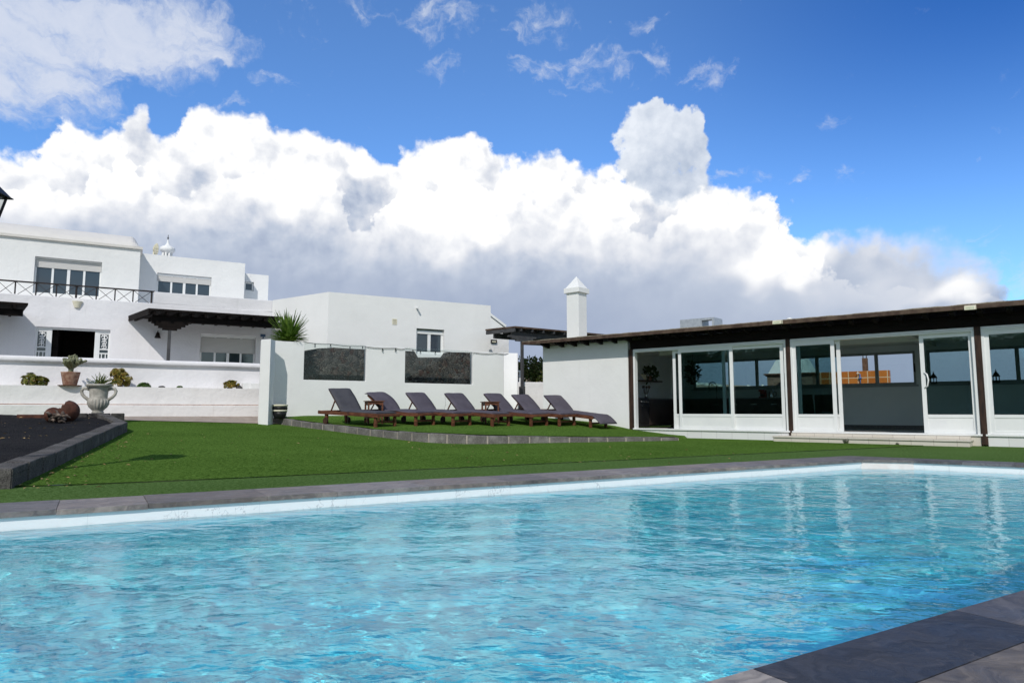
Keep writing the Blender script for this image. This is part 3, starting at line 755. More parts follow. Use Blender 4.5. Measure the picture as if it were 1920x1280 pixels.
ub.build('upper_wall', M['plaster'], house, bevel=0.02)
window(house, FU3, *wc, 0.14, panes=1, fr=.06)
# barrel roof
rb = MB(); prof = []
def rprof(r): return [(-.07 + 5.24 * k / 18, u1_t + .095 + r * (1 - (k / 9 - 1) ** 2) ** .85) for k in range(19)]
def seen_v(r):
    best = 9999
    for bb_, z_ in rprof(r):
        p = FU1.P(FU1.px(235, 455, 1.0)[0], bb_, z_) - CAM; f = p.y * math.cos(PITCH) + p.z * math.sin(PITCH); up = -p.y * math.sin(PITCH) + p.z * math.cos(PITCH); best = min(best, 640 - 1280 * up / f)
    return best
lo_, hi_ = 0.0, 3.0
for _ in range(30):
    rise = (lo_ + hi_) / 2
    if seen_v(rise) > 442.5: lo_ = rise
    else: hi_ = rise
N = 18
prof = rprof(rise)
ring = lambda a: [FU1.P(a, bb, z) for bb, z in prof]
zb_r = u1_t + .093
rings = [ring(aL1)] + [[Vector((p.x, p.y, zb_r + (p.z - zb_r) * f)) for p in ring(u1_r + da)] for da, f in ((-.34, 1.0), (-.27, .97), (-.20, .86), (-.12, .64), (-.05, .36), (.02, .08), (.045, .0))]
for r0, r1 in zip(rings, rings[1:]):
    for k in range(N): rb.quad([r0[k], r1[k], r1[k + 1], r0[k + 1]], True)
rb.quad(rings[0][::-1])
rb.box(FU1, aL1, u1_r + .07, -.09, 5.25, u1_t + .002, u1_t + .092)
rb.build('barrel_roof', M['roof_cream'], house)
# balcony railing
rl = MB(); zb, ztp = FL.px(140, 562)[1], FL.px(140, 535)[1]
aR = FL.px(287, 556)[0]; aRl = aR
posts = [FL.px(u, 545)[0] for u in (-107, -72, -40, -8, 27.5, 67, 105.5, 143, 181, 216, 250, 285)]
for k, x in enumerate(posts):
    w = .045 if k in (3, 7, 11) else .03
    rl.bar(FL.P(x, .06, zb - (.12 if w > .04 else .01)), FL.P(x, .06, ztp), w)
rl.bar(FL.P(posts[0], .06, ztp), FL.P(aR + .06, .06, ztp), .06, .045); rl.bar(FL.P(posts[0], .06, zb), FL.P(aR, .06, zb), .045)
for x0, x1 in zip(posts, posts[1:]):
    rl.bar(FL.P(x0, .055, zb), FL.P(x1, .055, ztp), .015); rl.bar(FL.P(x0, .068, ztp), FL.P(x1, .068, zb), .015)
rl.build('balcony_railing', M['iron'], house)
# open doorway with white scrolled grilles either side
dr = MB(); dw = d0[1] - d0[0]; e = .07; zd = d0[3]
ga0, ga1 = FL.px(92, 640)[0], FL.px(181, 640)[0]
def frame_rect(mb, F, a0, a1, z0, z1, b0, b1, w):
    mb.box(F, a0, a0 + w, b0, b1, z0, z1); mb.box(F, a1 - w, a1, b0, b1, z0, z1); mb.box(F, a0 + w, a1 - w, b0, b1, z1 - w, z1); mb.box(F, a0 + w, a1 - w, b0, b1, z0, z0 + w)
dr = MB(); dr.box(FL, d0[0], d0[1], .10, .17, zd - .06, zd)
dr.box(FL, ga0 - .05, ga0 + .06, .10, .17, zf, zd - .06); dr.box(FL, ga1 - .06, ga1 + .05, .10, .17, zf, zd - .06)
dfo = dr.build('door_frame', M['pvc'], house, bevel=.006)
for (x0, x1) in ((d0[0], ga0 - .05), (ga1 + .05, d0[1])):
    gr = MB(); frame_rect(gr, FL, x0, x1, zf, zd - .06, .105, .155, .045)
    zs = [zd - .13, zd - .66, zd - .80]
    for z in zs: gr.box(FL, x0 + .045, x1 - .045, .11, .15, z - .018, z + .018)
    for k in (1, 2): x = x0 + (x1 - x0) * k / 3; gr.box(FL, x - .014, x + .014, .115, .145, zf + .045, zs[2] - .018)
    cx = (x0 + x1) / 2; zc0, zc1 = zs[1] + .02, zs[0] - .02; H = zc1 - zc0
    gr.tube([FL.P(cx, .13, zc0), FL.P(cx, .13, zc1)], .016, 6)
    for s in (-1, 1):
        for (zz, rx, rz) in ((.80, .044, .050), (.62, .024, .04), (.45, .032, .045), (.28, .024, .04), (.12, .034, .05)):
            pts = [FL.P(cx + s * (rx + rx * math.cos(t)), .13, zc0 + H * zz + rz * math.sin(t)) for t in [i * 6.28 / 14 + (3.14 if s > 0 else 0) for i in range(13)]]
            gr.tube(pts, .014, 6)
        gr.tube([FL.P(cx, .13, zc0 + H * .95), FL.P(cx + s * .05, .13, zc0 + H * .93), FL.P(cx + s * .075, .13, zc0 + H * .97)], .014, 6)
    go = gr.build('grille_door', M['pvc'], house)
    pn = MB(); pn.box(FL, x0 + .04, x1 - .04, .165, .172, zf + .04, zd - .1); pn.build('pane', M['dark_glass'], go)
window(house, FL, win_h[0], win_h[1], win_h[2], win_h[3], 0.13, panes=4, shutter=FL.px(428, 661.5)[1], box=.09)
# onion finial chimney on the roof
cp = FU2.P(FU2.px(314, 470, 2.2)[0], 2.2, 0); zc = FU2.px(314, 476, 2.2)[1]; ztip = FU2.px(314, 441, 2.2)[1]; s = (ztip - zc)
ch = MB()
for k in range(8):
    t = k * math.pi / 4 + .2; ch.bar(cp + Vector((.17 * math.cos(t), .17 * math.sin(t), u2_t - .2)), cp + Vector((.17 * math.cos(t), .17 * math.sin(t), zc + .04 * s)), .07, .07)
ch.lathe(cp + Vector((0, 0, u2_t - .2)), [(.24, 0), (.24, .1), (.15, .12)], 16)
q = s
prof = [(.20, .02), (.27, .08), (.33, .14), (.355, .22), (.34, .30), (.26, .38), (.15, .43), (.09, .50), (.055, .60), (.035, .72), (.02, .76)]
ch.lathe(cp + Vector((0, 0, zc)), [(r * q * 1.02, z * q) for r, z in prof], 40, flute=lambda i, k, z: .05 * abs(math.cos(k * math.pi * 5 / 20)) if 0 < i < 7 else 0)
cho = ch.build('chimney', M['plaster_smooth'], house)
fi = MB(); fi.tube([cp + Vector((0, 0, zc + .7 * q)), cp + Vector((0, 0, zc + 1.02 * q))], [.02, .012], 6); fi.lathe(cp + Vector((0, 0, zc + .80 * q)), [(.012, 0), (.035, .025), (.035, .05), (.012, .08)], 10)
fi.build('finial', M['grey_wood'], cho)
# shell-shaped dish beside it
sp = FU2.P(FU2.px(288, 470, 1.6)[0], 1.6, 0); zs0 = FU2.px(288, 479, 1.6)[1]; zs1 = FU2.px(288, 457.5, 1.6)[1]
sh = MB(); hgt = zs1 - zs0
sh.tube([Vector((sp.x, sp.y, u2_t - .2)), Vector((sp.x, sp.y, zs0 + .15))], .03, 8)
cen = Vector((sp.x, sp.y, zs0 + hgt * .55)); dx = Vector((.8, -.6, 0)).normalized(); ax2 = Vector((.6, .8, .15)).normalized()
pts = []
ringsN = 10
for i in range(ringsN + 1):
    rr_ = i / ringsN
    row = []
    for k in range(24):
        t = 2 * math.pi * k / 24; fl = 1 + .04 * math.cos(12 * t)
        row.append(cen + (Vector((.5, -.15, 0)) * math.cos(t) * .42 + Vector((0, 0, 1)) * math.sin(t) * .5) * hgt * rr_ * fl + ax2 * (.25 * hgt * rr_ * rr_))
    pts.append(row)
for i in range(ringsN):
    for k in range(24): sh.quad([pts[i][k], pts[i][(k + 1) % 24], pts[i + 1][(k + 1) % 24], pts[i + 1][k]], True)
dish = sh.build('roof_dish', M['cream']); tag(dish, 'small cream ribbed dish on the roof edge beside the onion-shaped chimney', 'dish')
md = dish.modifiers.new('solid', 'SOLIDIFY'); md.thickness = .02

# wall light, lantern, plaque on the left house
wl_ = FL.px(145, 571); k = FL.P(wl_[0], -.002, wl_[1])
cu = MB(); n = 12; rows = []
for i in range(6):
    z = -.11 + .22 * i / 5; r = .07 + .065 * i / 5
    rows.append([k - FL.ey * (r * math.sin(math.pi * j / n)) + FL.ex * (r * 1.15 * math.cos(math.pi * j / n)) + Vector((0, 0, z)) for j in range(n + 1)])
for i in range(5):
    for j in range(n): cu.quad([rows[i][j], rows[i][j + 1], rows[i + 1][j + 1], rows[i + 1][j]], True)
cu.quad(rows[0]); cu.quad(rows[5][::-1])
tag(cu.build('wall_light', M['cream']), 'cream half-cup wall light under the terrace railing above the dark doorway', 'wall light')
wl_ = FL.px(295.5, 628); k = FL.P(wl_[0], 0, wl_[1])
la = thing('wall_lantern', 'small black iron lantern on the shaded wall beside the porch post', 'wall lamp', tuple(k))
lb = MB(); lb.bar(k - Vector((0, 0, .06)), k + Vector((0, 0, .1)), .09, .03); lb.tube([k + Vector((0, 0, .08)), k - FL.ey * .1 + Vector((0, 0, .14)), k - FL.ey * .16 + Vector((0, 0, .08))], .014, 6); lb.build('bracket', M['iron'], la)
ls = MB(); c = k - FL.ey * .16; ls.lathe(c + Vector((0, 0, -.12)), [(.10, 0), (.105, .01), (.07, .10), (.05, .18), (.02, .21)], 10); ls.build('lamp_shade', M['iron'], la)
wl_ = FL.px(493, 629); k = FL.P(wl_[0], -.004, wl_[1])
pq = MB(); pq.box(FL, wl_[0] - .09, wl_[0] + .09, -.03, -.003, wl_[1] - .05, wl_[1] + .05); pq.box(FL, wl_[0] - .01, wl_[0] + .03, -.02, -.004, wl_[1] - .12, wl_[1] - .05)
tag(pq.build('wall_plaque', M['slate_blue'], bevel=.006), 'small blue plaque on the shaded porch wall above the white pier', 'plaque')

# ------------------------------------------------------------------ porch roofs
def porch(name, label, F, corner_u, corner_v, back_u, back_v, d, right_u, slope_v, post_us, parent_z, rafters=11):
    """timber porch roof: front corner and back corner given where they stand, d = distance in front of the facade"""
    af, zfr = F.px(corner_u, corner_v, -d); ab, zbk = F.px(back_u, back_v, 0); ar = F.px(right_u, 590, -d)[0]
    fl = F.P(af, -d, zfr); bl = F.P(ab, -.004, zbk); fr_ = F.P(ar, -d, zfr); br = F.P(ar, -.004, zbk)
    root = thing(name, label, 'porch', (fl.x, fl.y, zf))
    T = .07
    dn = Vector((0, 0, T))
    rf = MB(); rf.hexa([fl - dn, fr_ - dn, br - dn, bl - dn, fl, fr_, br, bl]); rf.build('porch_roof', M['dark_wood'], root)
    ra = MB(); n = rafters
    for i in range(n):
        t = (i + .5) / n; p = fl.lerp(fr_, t) - Vector((0, 0, T + .055)) - F.ey * -.03; q = bl.lerp(br, t) - Vector((0, 0, T + .055)) - F.ey * .02
        ra.bar(p, q, .07, .10)
    ra.build('rafters', M['dark_wood'], root)
    bm_ = MB(); inset = F.ey * .32
    zbm = T + .21
    bm_.bar(fl + F.ex * .12 + inset - Vector((0, 0, zbm)), fr_ + inset - Vector((0, 0, zbm)), .11, .20)
    bm_.bar(fl - Vector((0, 0, T + .06)) + F.ex * .03, bl - Vector((0, 0, T + .06)) + F.ex * .03 - F.ey * .02, .05, .12)
    bm_.build('beam', M['dark_wood'], root)
    for pu in post_us:
        ap = F.px(pu, 640, -d + .32)[0]; p = F.P(ap, -d + .32, 0); zt_ = (zfr + zbk * 0 - zbm - .1)
        ps = MB(); ps.bar((p.x, p.y, zf), (p.x, p.y, zt_ - .2), .10, .10, up=F.ey)
        po = ps.build('post', M['grey_wood'], root, bevel=.008)
        co = MB()
        for j, (w, h) in enumerate(((1.0, .07), (.84, .07), (.62, .07), (.40, .06))):
            zz = zt_ - .07 * j; co.box(F.shift(-d + .32, ap), -w * .55, w * .55, -.06, .06, zz - h, zz - .001)
        co.build('corbel', M['dark_wood'], po)
    return root
porch('timber_porch', 'long black timber porch roof on one post over the shuttered window of the house', FL, 278.6, 577.5, 240.7, 592, 2.34, 530, 0, (317,), zf)
pr2 = None
# second porch, only its right end in view
af, zq = FL.px(53, 568, -1.9); 
fr_ = FL.P(af, -1.9, zq); br = FL.P(FL.px(40, 587, 0)[0], -.004, FL.px(40, 585, 0)[1]); fl = FL.P(aL, -1.9, zq); bl = FL.P(aL, -.004, br.z)
root = thing('timber_porch', 'black timber porch roof at the left edge beside the open doorway', 'porch', (fr_.x, fr_.y, zf))
mb = MB(); dn = Vector((0, 0, .07)); mb.hexa([fl - dn, fr_ - dn, br - dn, bl - dn, fl, fr_, br, bl]); mb.build('porch_roof', M['dark_wood'], root)
mb = MB()
for i in range(9):
    t = (i + .3) / 9; mb.bar(fl.lerp(fr_, t) - Vector((0, 0, .125)), bl.lerp(br, t) - Vector((0, 0, .125)) - FL.ey * .02, .07, .10)
mb.build('rafters', M['dark_wood'], root)
mb = MB(); mb.bar(fl + FL.ey * .3 - Vector((0, 0, .28)), fr_ - FL.ex * .15 + FL.ey * .3 - Vector((0, 0, .28)), .11, .2); mb.build('beam', M['dark_wood'], root)
mb = MB(); p = FL.P(FL.px(-40, 620, -1.6)[0], -1.6, 0); mb.bar((p.x, p.y, zf), (p.x, p.y, zq - .38), .1, .1, up=FL.ey); mb.build('post', M['grey_wood'], root)

# ------------------------------------------------------------------ terrace wall and planter in front of the house
aTr = FT.px(486, 690)[0] + .4; aTl = FT.px(-300, 690)[0]
zt1 = FT.px(240, 673.5)[1]; zc0 = FT.px(240, 683)[1]
tw = thing('terrace_wall', 'long white rendered terrace wall with a rounded overhanging coping', 'wall', tuple(FT.P(aTr - 2, 0, .5)))
mb = MB(); mb.box(FT, aTl, aTr, 0, .25, .4, zc0 - .001)
mb.box(FT, aTl, aTr, .25, 3.2, .4, zf)
mb.build('wall', M['plaster_rough'], tw)
mb = MB()
na = 60
for i in range(na):
    x0 = aTl + (aTr - aTl) * i / na; x1 = aTl + (aTr - aTl) * (i + 1) / na
    w0_, w1_ = .014 * mnoise.noise(Vector((x0 * .7, 0, 0))), .014 * mnoise.noise(Vector((x1 * .7, 0, 0)))
    prof = [(-.10, zc0), (-.115, zc0 + .05), (-.115, zt1 - .05), (-.085, zt1), (.27, zt1), (.30, zt1 - .05), (.30, zc0)]
    for (b0_, z0_), (b1_, z1_) in zip(prof, prof[1:] + prof[:1]):
        mb.quad([FT.P(x0, b0_, z0_ + w0_), FT.P(x0, b1_, z1_ + w0_), FT.P(x1, b1_, z1_ + w1_), FT.P(x1, b0_, z0_ + w1_)], True)
mb.build('coping', M['plaster_rough'], tw, weld=True)
aPr = FP.px(486, 740)[0] + .3; aPl = FP.px(-300, 740)[0]
zl = FP.px(240, 725)[1]; zst = FP.px(240, 759)[1]
pw = thing('planter_wall', 'low white stepped planter wall with a reddish joint, below the terrace wall', 'wall', tuple(FP.P(aPr - 2, 0, .5)))
mb = MB(); mb.box(FP, aPl, aPr, 0, .16, .35, zl); mb.box(FP, aPl, aPr, .16, .84, .35, zl - .05); mb.build('wall', M['plaster_pink'], pw)
mb = MB(); mb.box(FP, aPl, aPr, -.16, -.002, .35, zst); mb.build('step', M['plaster_pink'], pw, bevel=.02)
mb = MB(); mb.box(FP, aPl, aPr, -.014, -.001, zst + .001, zst + .022); mb.build('joint', M['terracotta'], pw)
a_s0, a_s1 = FP.px(455, 722, .4)[0], aPr
mb = MB(); mb.box(FP, a_s0, a_s1, .35, .838, zl - .04, zl + .20); mb.box(FP, a_s0 + .22, a_s1, .30, .35, zl - .04, zl + .19); mb.build('step', M['plaster_smooth'], pw, bevel=.015)

# ================================================================== the annex
an = thing('annex_building', 'low white flat-roofed annex with one shuttered window, behind the loungers', 'building', (FA.o.x, FA.o.y, .6))
aAr = FA.px(920, 600)[0]; zA = FA.px(760, 559.3)[1]
wq = px_rect(FA, 781, 615, 833, 666)
mb = MB(); mb.wall(FA, 0, aAr, 0.55, zA, .3, [wq]); mb.box(FA, aAr - .3, aAr, .3, 7, .55, zA)
LS = (Vector((-9.17, 25.84)) - Vector((-6.525, 24))).length
mb.wall(FS, 0.0, LS, .55, zA - .0, .3)
mb.build('wall', M['plaster_smooth'], an, bevel=.015)
mb = MB(); p = [FS.P(.2, .3, 0), FS.P(LS, .3, 0), FA.P(aAr - .31, .31, 0), FA.P(aAr - .31, 6.9, 0), FA.P(-3, 6.9, 0)]
mb.prism([(x.x, x.y) for x in p], zA - .4, zA - .2); mb.build('roof', M['plaster'], an)
window(an, FA, wq[0] + .0, wq[1], wq[2] + .08, wq[3] - .06, .14, panes=2, fr=.085, mull=.12, box=.13)
mb = MB(); mb.box(FA, wq[0] - .0, wq[1] + .0, .02, .2, wq[2] + .002, wq[2] + .07); mb.build('window_sill', M['pvc'], an, bevel=.008)
vt = px_rect(FA, 735.5, 597.5, 744, 608); mb = MB(); frame_rect(mb, FA, *vt, -.016, -.001, .022)
n = 6
for i in range(n): z = vt[2] + .022 + (vt[3] - vt[2] - .044) * (i + .15) / n; mb.box(FA, vt[0] + .022, vt[1] - .022, -.013, -.001, z, z + .014)
mb.build('vent_grille', M['cream'], an)
sp_ = FA.px(781, 578); mb = MB()
k = FA.P(sp_[0], 0, sp_[1]); mb.tube([k + Vector((0, 0, .01)), k - FA.ey * .22 - Vector((0, 0, .01))], .035, 8)
mb.build('drain_spout', M['plaster'], an)
# gable behind the annex
gx = FA.shift(3.2, 0); ga0 = gx.px(918, 594, 0)[0]; ga1, gz1 = gx.px(944, 613, 0); gz0 = gx.px(918, 592, 0)[1]
mb = MB(); mb.hexa([gx.P(ga0 - .5, 0, .6), gx.P(ga1, 0, .6), gx.P(ga1, .3, .6), gx.P(ga0 - .5, .3, .6), gx.P(ga0 - .5, 0, gz0 + .3), gx.P(ga1, 0, gz1), gx.P(ga1, .3, gz1), gx.P(ga0 - .5, .3, gz0 + .3)])
mb.bar(gx.P(ga0 - .5, .1, gz0 + .38), gx.P(ga1 + .1, .1, gz1 + .04), .34, .10); mb.build('gable_wall', M['plaster_smooth'], an)
# dark recess wall under the pergola
rx = FA.shift(2.0, 0); r0 = rx.px(915, 640)[0]; r1 = rx.px(954, 640)[0]
mb = MB(); mb.box(rx, r0, r1, 0, .3, .6, rx.px(935, 622)[1]); mb.build('porch_wall', M['plaster_pink'], an)
kk = rx.px(925, 640); la = rx.P(kk[0], -.002, kk[1])
lt = thing('bulkhead_lamp', 'black rectangular bulkhead lamp on the shaded wall under the pergola', 'wall lamp', tuple(la))
mb = MB(); frame_rect(mb, rx, kk[0] - .14, kk[0] + .14, kk[1] - .07, kk[1] + .07, -.08, -.003, .03); mb.build('frame', M['iron'], lt)
mb = MB(); mb.box(rx, kk[0] - .11, kk[0] + .11, -.05, -.004, kk[1] - .04, kk[1] + .04); mb.build('diffuser', M['cream'], lt)

# ------------------------------------------------------------------ pergola between annex and pool house
pg = thing('pergola', 'dark grey timber pergola on one post between the annex and the pool house', 'pergola', tuple(at(978, 765, 25.6)))
p1 = at(966, 611, 25.3); zp = p1.z
def atz(u, v, z): d = ray(u, v); return CAM + d * ((z - CAMZ) / d.z)
p0 = atz(910, 617, zp); p2 = atz(1141, 627, zp); p3 = p0 + (p2 - p1)
mb = MB(); dn = Vector((0, 0, .06)); mb.hexa([p1 - dn, p2 - dn, p3 - dn, p0 - dn, p1, p2, p3, p0]); mb.build('roof', M['brown_wood'], pg)
ra = MB(); d1 = (p2 - p1)
inw = (p0 - p1).normalized()
for i in range(9):
    t = (i + .6) / 9; A = p1.lerp(p2, t) - Vector((0, 0, .115)); B = p0.lerp(p3, t) - Vector((0, 0, .115)); ra.bar(A + (B - A) * .012, B, .07, .10)
ra.build('rafters', M['grey_wood'], pg)
mb = MB(); o1 = inw * .35 - Vector((0, 0, .27)); mb.bar(p1 + o1 + d1 * .03, p2 + o1, .12, .2); 
o2 = -Vector((0, 0, .14)); mb.bar(p1 + o2 + inw * .05 + d1 * .01, p0 + o2 + d1 * .01, .06, .14)
o3 = inw * ((p0 - p1).length - .3) - Vector((0, 0, .27)); mb.bar(p1 + o3 + d1 * .03, p2 + o3, .12, .2); mb.build('beam', M['grey_wood'], pg)
pc = p1 + d1 * .075 + inw * .35
a_ = at(979, 720, pc.y); pc = Vector((a_.x, pc.y, 0))
mb = MB(); mb.bar((pc.x, pc.y, 1.65), (pc.x, pc.y, zp - .5), .095, .095, up=d1.normalized()); po = mb.build('post', M['grey_wood'], pg, bevel=.006)
mb = MB(); mb.bar((pc.x, pc.y, .5), (pc.x, pc.y, 1.66), .17, .17, up=d1.normalized()); mb.build('post_base', M['grey_wood'], po)
mb = MB(); u_ = d1.normalized()
for j, (w, h) in enumerate(((1.3, .08), (1.0, .07), (.6, .06))):
    c = Vector((pc.x, pc.y, zp - .37 - .068 * j)); mb.bar(c - u_ * w / 2, c + u_ * w / 2, .10, .066)
mb.build('corbel', M['grey_wood'], po)

# ------------------------------------------------------------------ privacy wall, glass, pier, rubble wall behind
aW1 = FW.px(960, 700)[0]; zW = FW.px(730, 650)[1]
zWb = .30
a_p0 = FW.px(512, 640)[0]; a_g0, a_g1 = FW.px(570, 680)[0], FW.px(687, 680)[0]; a_h0, a_h1 = FW.px(759.5, 690)[0], FW.px(887, 690)[0]
zg0 = FW.px(630, 713)[1]; zg1 = FW.px(825, 719)[1]
pv = thing('privacy_wall', 'white garden wall with two glass openings behind the row of loungers', 'wall', tuple(FW.P(0, 0, .6)))
mb = MB(); mb.wall(FW, a_p0 - .3, aW1 - .35, zWb, zW, .22, [(a_g0, a_g1, zg0, zW), (a_h0, a_h1, zg1, zW)])
mb.build('wall', M['plaster_smooth'], pv, bevel=.008)
mb = MB(); n = 10; q0 = FW.P(aW1 - .35, 0, 0)
pts = [(aW1 - .35 + .50 * i / n, -.16 * (i / n) ** 1.5) for i in range(n + 1)]
for (x0, b0_), (x1, b1_) in zip(pts, pts[1:]):
    A, B = FW.P(x0, b0_, zWb), FW.P(x1, b1_, zWb); A2, B2 = FW.P(x0, b0_ + .22, zWb), FW.P(x1, b1_ + .22, zWb); H = Vector((0, 0, zW - zWb))
    mb.quad([A, B, B + H, A + H], True); mb.quad([B2, A2, A2 + H, B2 + H], True); mb.quad([A + H, B + H, B2 + H, A2 + H])
    if x1 == pts[-1][0]: mb.quad([B, B2, B2 + H, B + H])
mb.build('wall_end', M['plaster_smooth'], pv, weld=True)
for (x0, x1, z0) in ((a_g0, a_g1, zg0), (a_h0, a_h1, zg1)):
    mb = MB(); mb.box(FW, x0 + .012, x1 - .012, .09, .10, z0 + .004, zW + .01); mb.build('glass_panel', M['clear_glass'], pv)
# front pier
pr = thing('wall_pier', 'tall plain white pier at the left end of the lounger terrace', 'pier', tuple(at(497, 788, 19.2)))
c0 = at(484, 785, 19.25); c1 = at(502.5, 785, 19.05); c2_ = at(511.5, 785, 19.5)
zpt = at(497, 636, 19.15).z
q = [c0.xy, c1.xy, c2_.xy, (c0.xy + c2_.xy - c1.xy) + Vector((-.3, .75)) ]
q = [c0.xy, c1.xy, c2_.xy, c0.xy + (c2_.xy - c1.xy)]
mb = MB(); mb.prism([(p.x, p.y) for p in q], .3, zpt); mb.build('pier', M['plaster_smooth'], pr, bevel=.012)
# planted box behind the tall left part of the wall
FV = FW.shift(.9); FV2 = FV
rw = thing('rubble_wall', 'dark volcanic stone retaining wall seen through the glass panels', 'wall', tuple(FV2.P(2, 0, .6)))
x0 = FV2.px(560, 680)[0]; x1 = FV2.px(900, 690)[0]
ub_ = [(560, 660), (575, 656.5), (598, 652.8), (625, 651.5), (660, 653.5), (690, 655), (730, 656.5), (758, 657.5), (777, 658.5), (784, 670), (835, 670), (842, 660), (870, 660.5), (900, 662)]
tops = [FV2.px(u, v) for u, v in ub_]
mb = MB()
for (A0, Z0), (A1, Z1) in zip(tops, tops[1:]):
    mb.hexa([FV2.P(A0, 0, .3), FV2.P(A1, 0, .3), FV2.P(A1, .45, .3), FV2.P(A0, .45, .3), FV2.P(A0, 0, Z0), FV2.P(A1, 0, Z1), FV2.P(A1, .45, Z1), FV2.P(A0, .45, Z0)])
mb.build('stone', M['rubble'], rw, weld=True)

# low wall and car behind the pergola
FB = Frame(-0.6, 26.0, (1, .12))
b0a = FB.px(955, 720)[0]; b1a = FB.px(1035, 720)[0]; zz = FB.px(990, 716)[1]
lw = MB(); lw.box(FB, b0a, b1a, 0, .25, .3, zz); tag(lw.build('boundary_wall', M['plaster_pink'], bevel=.02), 'low white boundary wall between the privacy wall and the pool house', 'wall')

# ================================================================== the pool house
ZF, ZT, ZE0, ZE1 = 0.23, 2.53, 2.84, 2.94
def au(u, v=740, b=0.0): return FH.px(u, v, b)[0]
aHL = au(1018); aB3 = au(1849) ; AEND = aB3 + 9.2
D = 4.4
ph = thing('pool_house', 'long low white pool house with dark timber eaves and white sliding glass doors', 'house', tuple(FH.P(4, 0, 0)))
mb = MB(); mb.box(FH, aHL, -.13, 0, .25, -.05, ZE0 - .02); mb.box(FH, aHL, aHL + .25, .25, D + .3, -.05, ZE0 - .02)
mb.build('wall', M['plaster_smooth'], ph, bevel=.012)
# back wall with a strip of windows, interior lining
zg0, zg1 = FH.px(1690, 716.5, D)[1], FH.px(1690, 663, D)[1]
bw = [(au(1302, 700, D), au(1416, 700, D)), (au(1419, 700, D), au(1529, 700, D)), (au(1533, 700, D), au(1637, 700, D)), (au(1641, 700, D), au(1712, 700, D))]
gL0, gL1 = bw[0][0] - .07, bw[3][1] + .07
g20, g2w = au(1744, 700, D) - .07, None
holes = [(gL0, gL1, zg0 - .07, zg1 + .07), (g20, g20 + 3.6, zg0 - .07, zg1 + .07)]
EW = -1.0
mb = MB(); mb.wall(FH, EW - .04, AEND, ZF - .2, ZE0 - .05, .28, holes, b0=D)
mb.box(FH, EW - .04, EW, .26, D - .001, ZF, 2.62)
mb.build('back_wall', M['plaster_in'], ph)
mb = MB(); mb.box(FH, -.04, AEND, .161, D, ZF - .25, ZF - .012); mb.box(FH, EW, -.041, .26, D, ZF - .25, ZF - .012); mb.build('floor', M['floor_in'], ph)
mb = MB(); mb.box(FH, 0, AEND, D - .016, D - .001, ZF - .011, ZF + .11); mb.build('skirting', M['worktop'], ph)
mb = MB(); mb.box(FH, -.03, AEND, .16, D - .002, 2.60, 2.66); mb.box(FH, EW, -.031, .26, D - .002, 2.60, 2.66)
mb.build('ceiling', M['ceiling_in'], ph)
mb = MB(); mb.box(FH, 0.0, AEND, 1.7, 1.92, 2.46, 2.598)
for x in (au(1500, 640, 2.0), au(1735, 640, 3.0) - .15, au(1735, 640, 3.0) + 4.2): mb.box(FH, x, x + .2, .17, D - .003, 2.50, 2.597)
mb.build('ceiling_beams', M['ceiling_in'], ph)
def rear_window(a0, a1, mull):
    w = MB(); frame_rect(w, FH, a0, a1, zg0 - .07, zg1 + .07, D + .06, D + .12, .07)
    for x in mull: w.box(FH, x - .045, x + .045, D + .055, D + .115, zg0, zg1)
    w.box(FH, a0 - .05, a1 + .05, D - .06, D + .05, zg0 - .12, zg0 - .072)
    o = w.build('window', M['frame_grey'], ph); g = MB(); g.box(FH, a0 + .07, a1 - .07, D + .085, D + .091, zg0, zg1); g.build('pane', M['clear_glass'], o); return o
M['frame_grey'] = rough_mat('grey_window_frame', (0.30, 0.33, 0.34), (0.33, 0.36, 0.37), 3.0, 0.5, 0.02)
w_ = rear_window(gL0, gL1, [au(1417.5, 700, D), au(1531, 700, D), au(1643, 700, D) ])
hd_ = MB(); hd_.box(FH, bw[3][1] + .02, bw[3][1] + .05, D + .03, D + .06, (zg0 + zg1) / 2 - .12, (zg0 + zg1) / 2 + .12); hd_.build('handle', M['black'], w_)
rear_window(g20, g20 + 3.6, [au(1909, 700, D)])
# dark eaves: beam, soffit boards, rafters, fascia, roof deck
mb = MB(); mb.box(FH, -.04, AEND, -.02, .14, ZT + .002, ZE0 - .04); mb.build('beam', M['dark_wood'], ph)
RB = D + .6
def roofz(b): return ZE1 + (b + .5) * .05
mb = MB(); mb.hexa([FH.P(aHL - .42, -.5, ZE1 - .055), FH.P(AEND + .4, -.5, ZE1 - .055), FH.P(AEND + .4, RB, roofz(RB) - .055), FH.P(aHL - .42, RB, roofz(RB) - .055),
                    FH.P(aHL - .42, -.5, ZE1), FH.P(AEND + .4, -.5, ZE1), FH.P(AEND + .4, RB, roofz(RB)), FH.P(aHL - .42, RB, roofz(RB))])
mb.build('roof', M['brown_wood'], ph)
mb = MB(); mb.box(FH, aHL - .44, AEND + .42, -.535, -.502, ZE1 - .085, ZE1 + .012); 
mb.hexa([FH.P(aHL - .45, -.5, ZE1 - .08), FH.P(aHL - .421, -.5, ZE1 - .08), FH.P(aHL - .421, RB, roofz(RB) - .08), FH.P(aHL - .45, RB, roofz(RB) - .08),
         FH.P(aHL - .45, -.5, ZE1 + .01), FH.P(aHL - .421, -.5, ZE1 + .01), FH.P(aHL - .421, RB, roofz(RB) + .01), FH.P(aHL - .45, RB, roofz(RB) + .01)])
mb.build('fascia', M['brown_wood'], ph, bevel=.006)
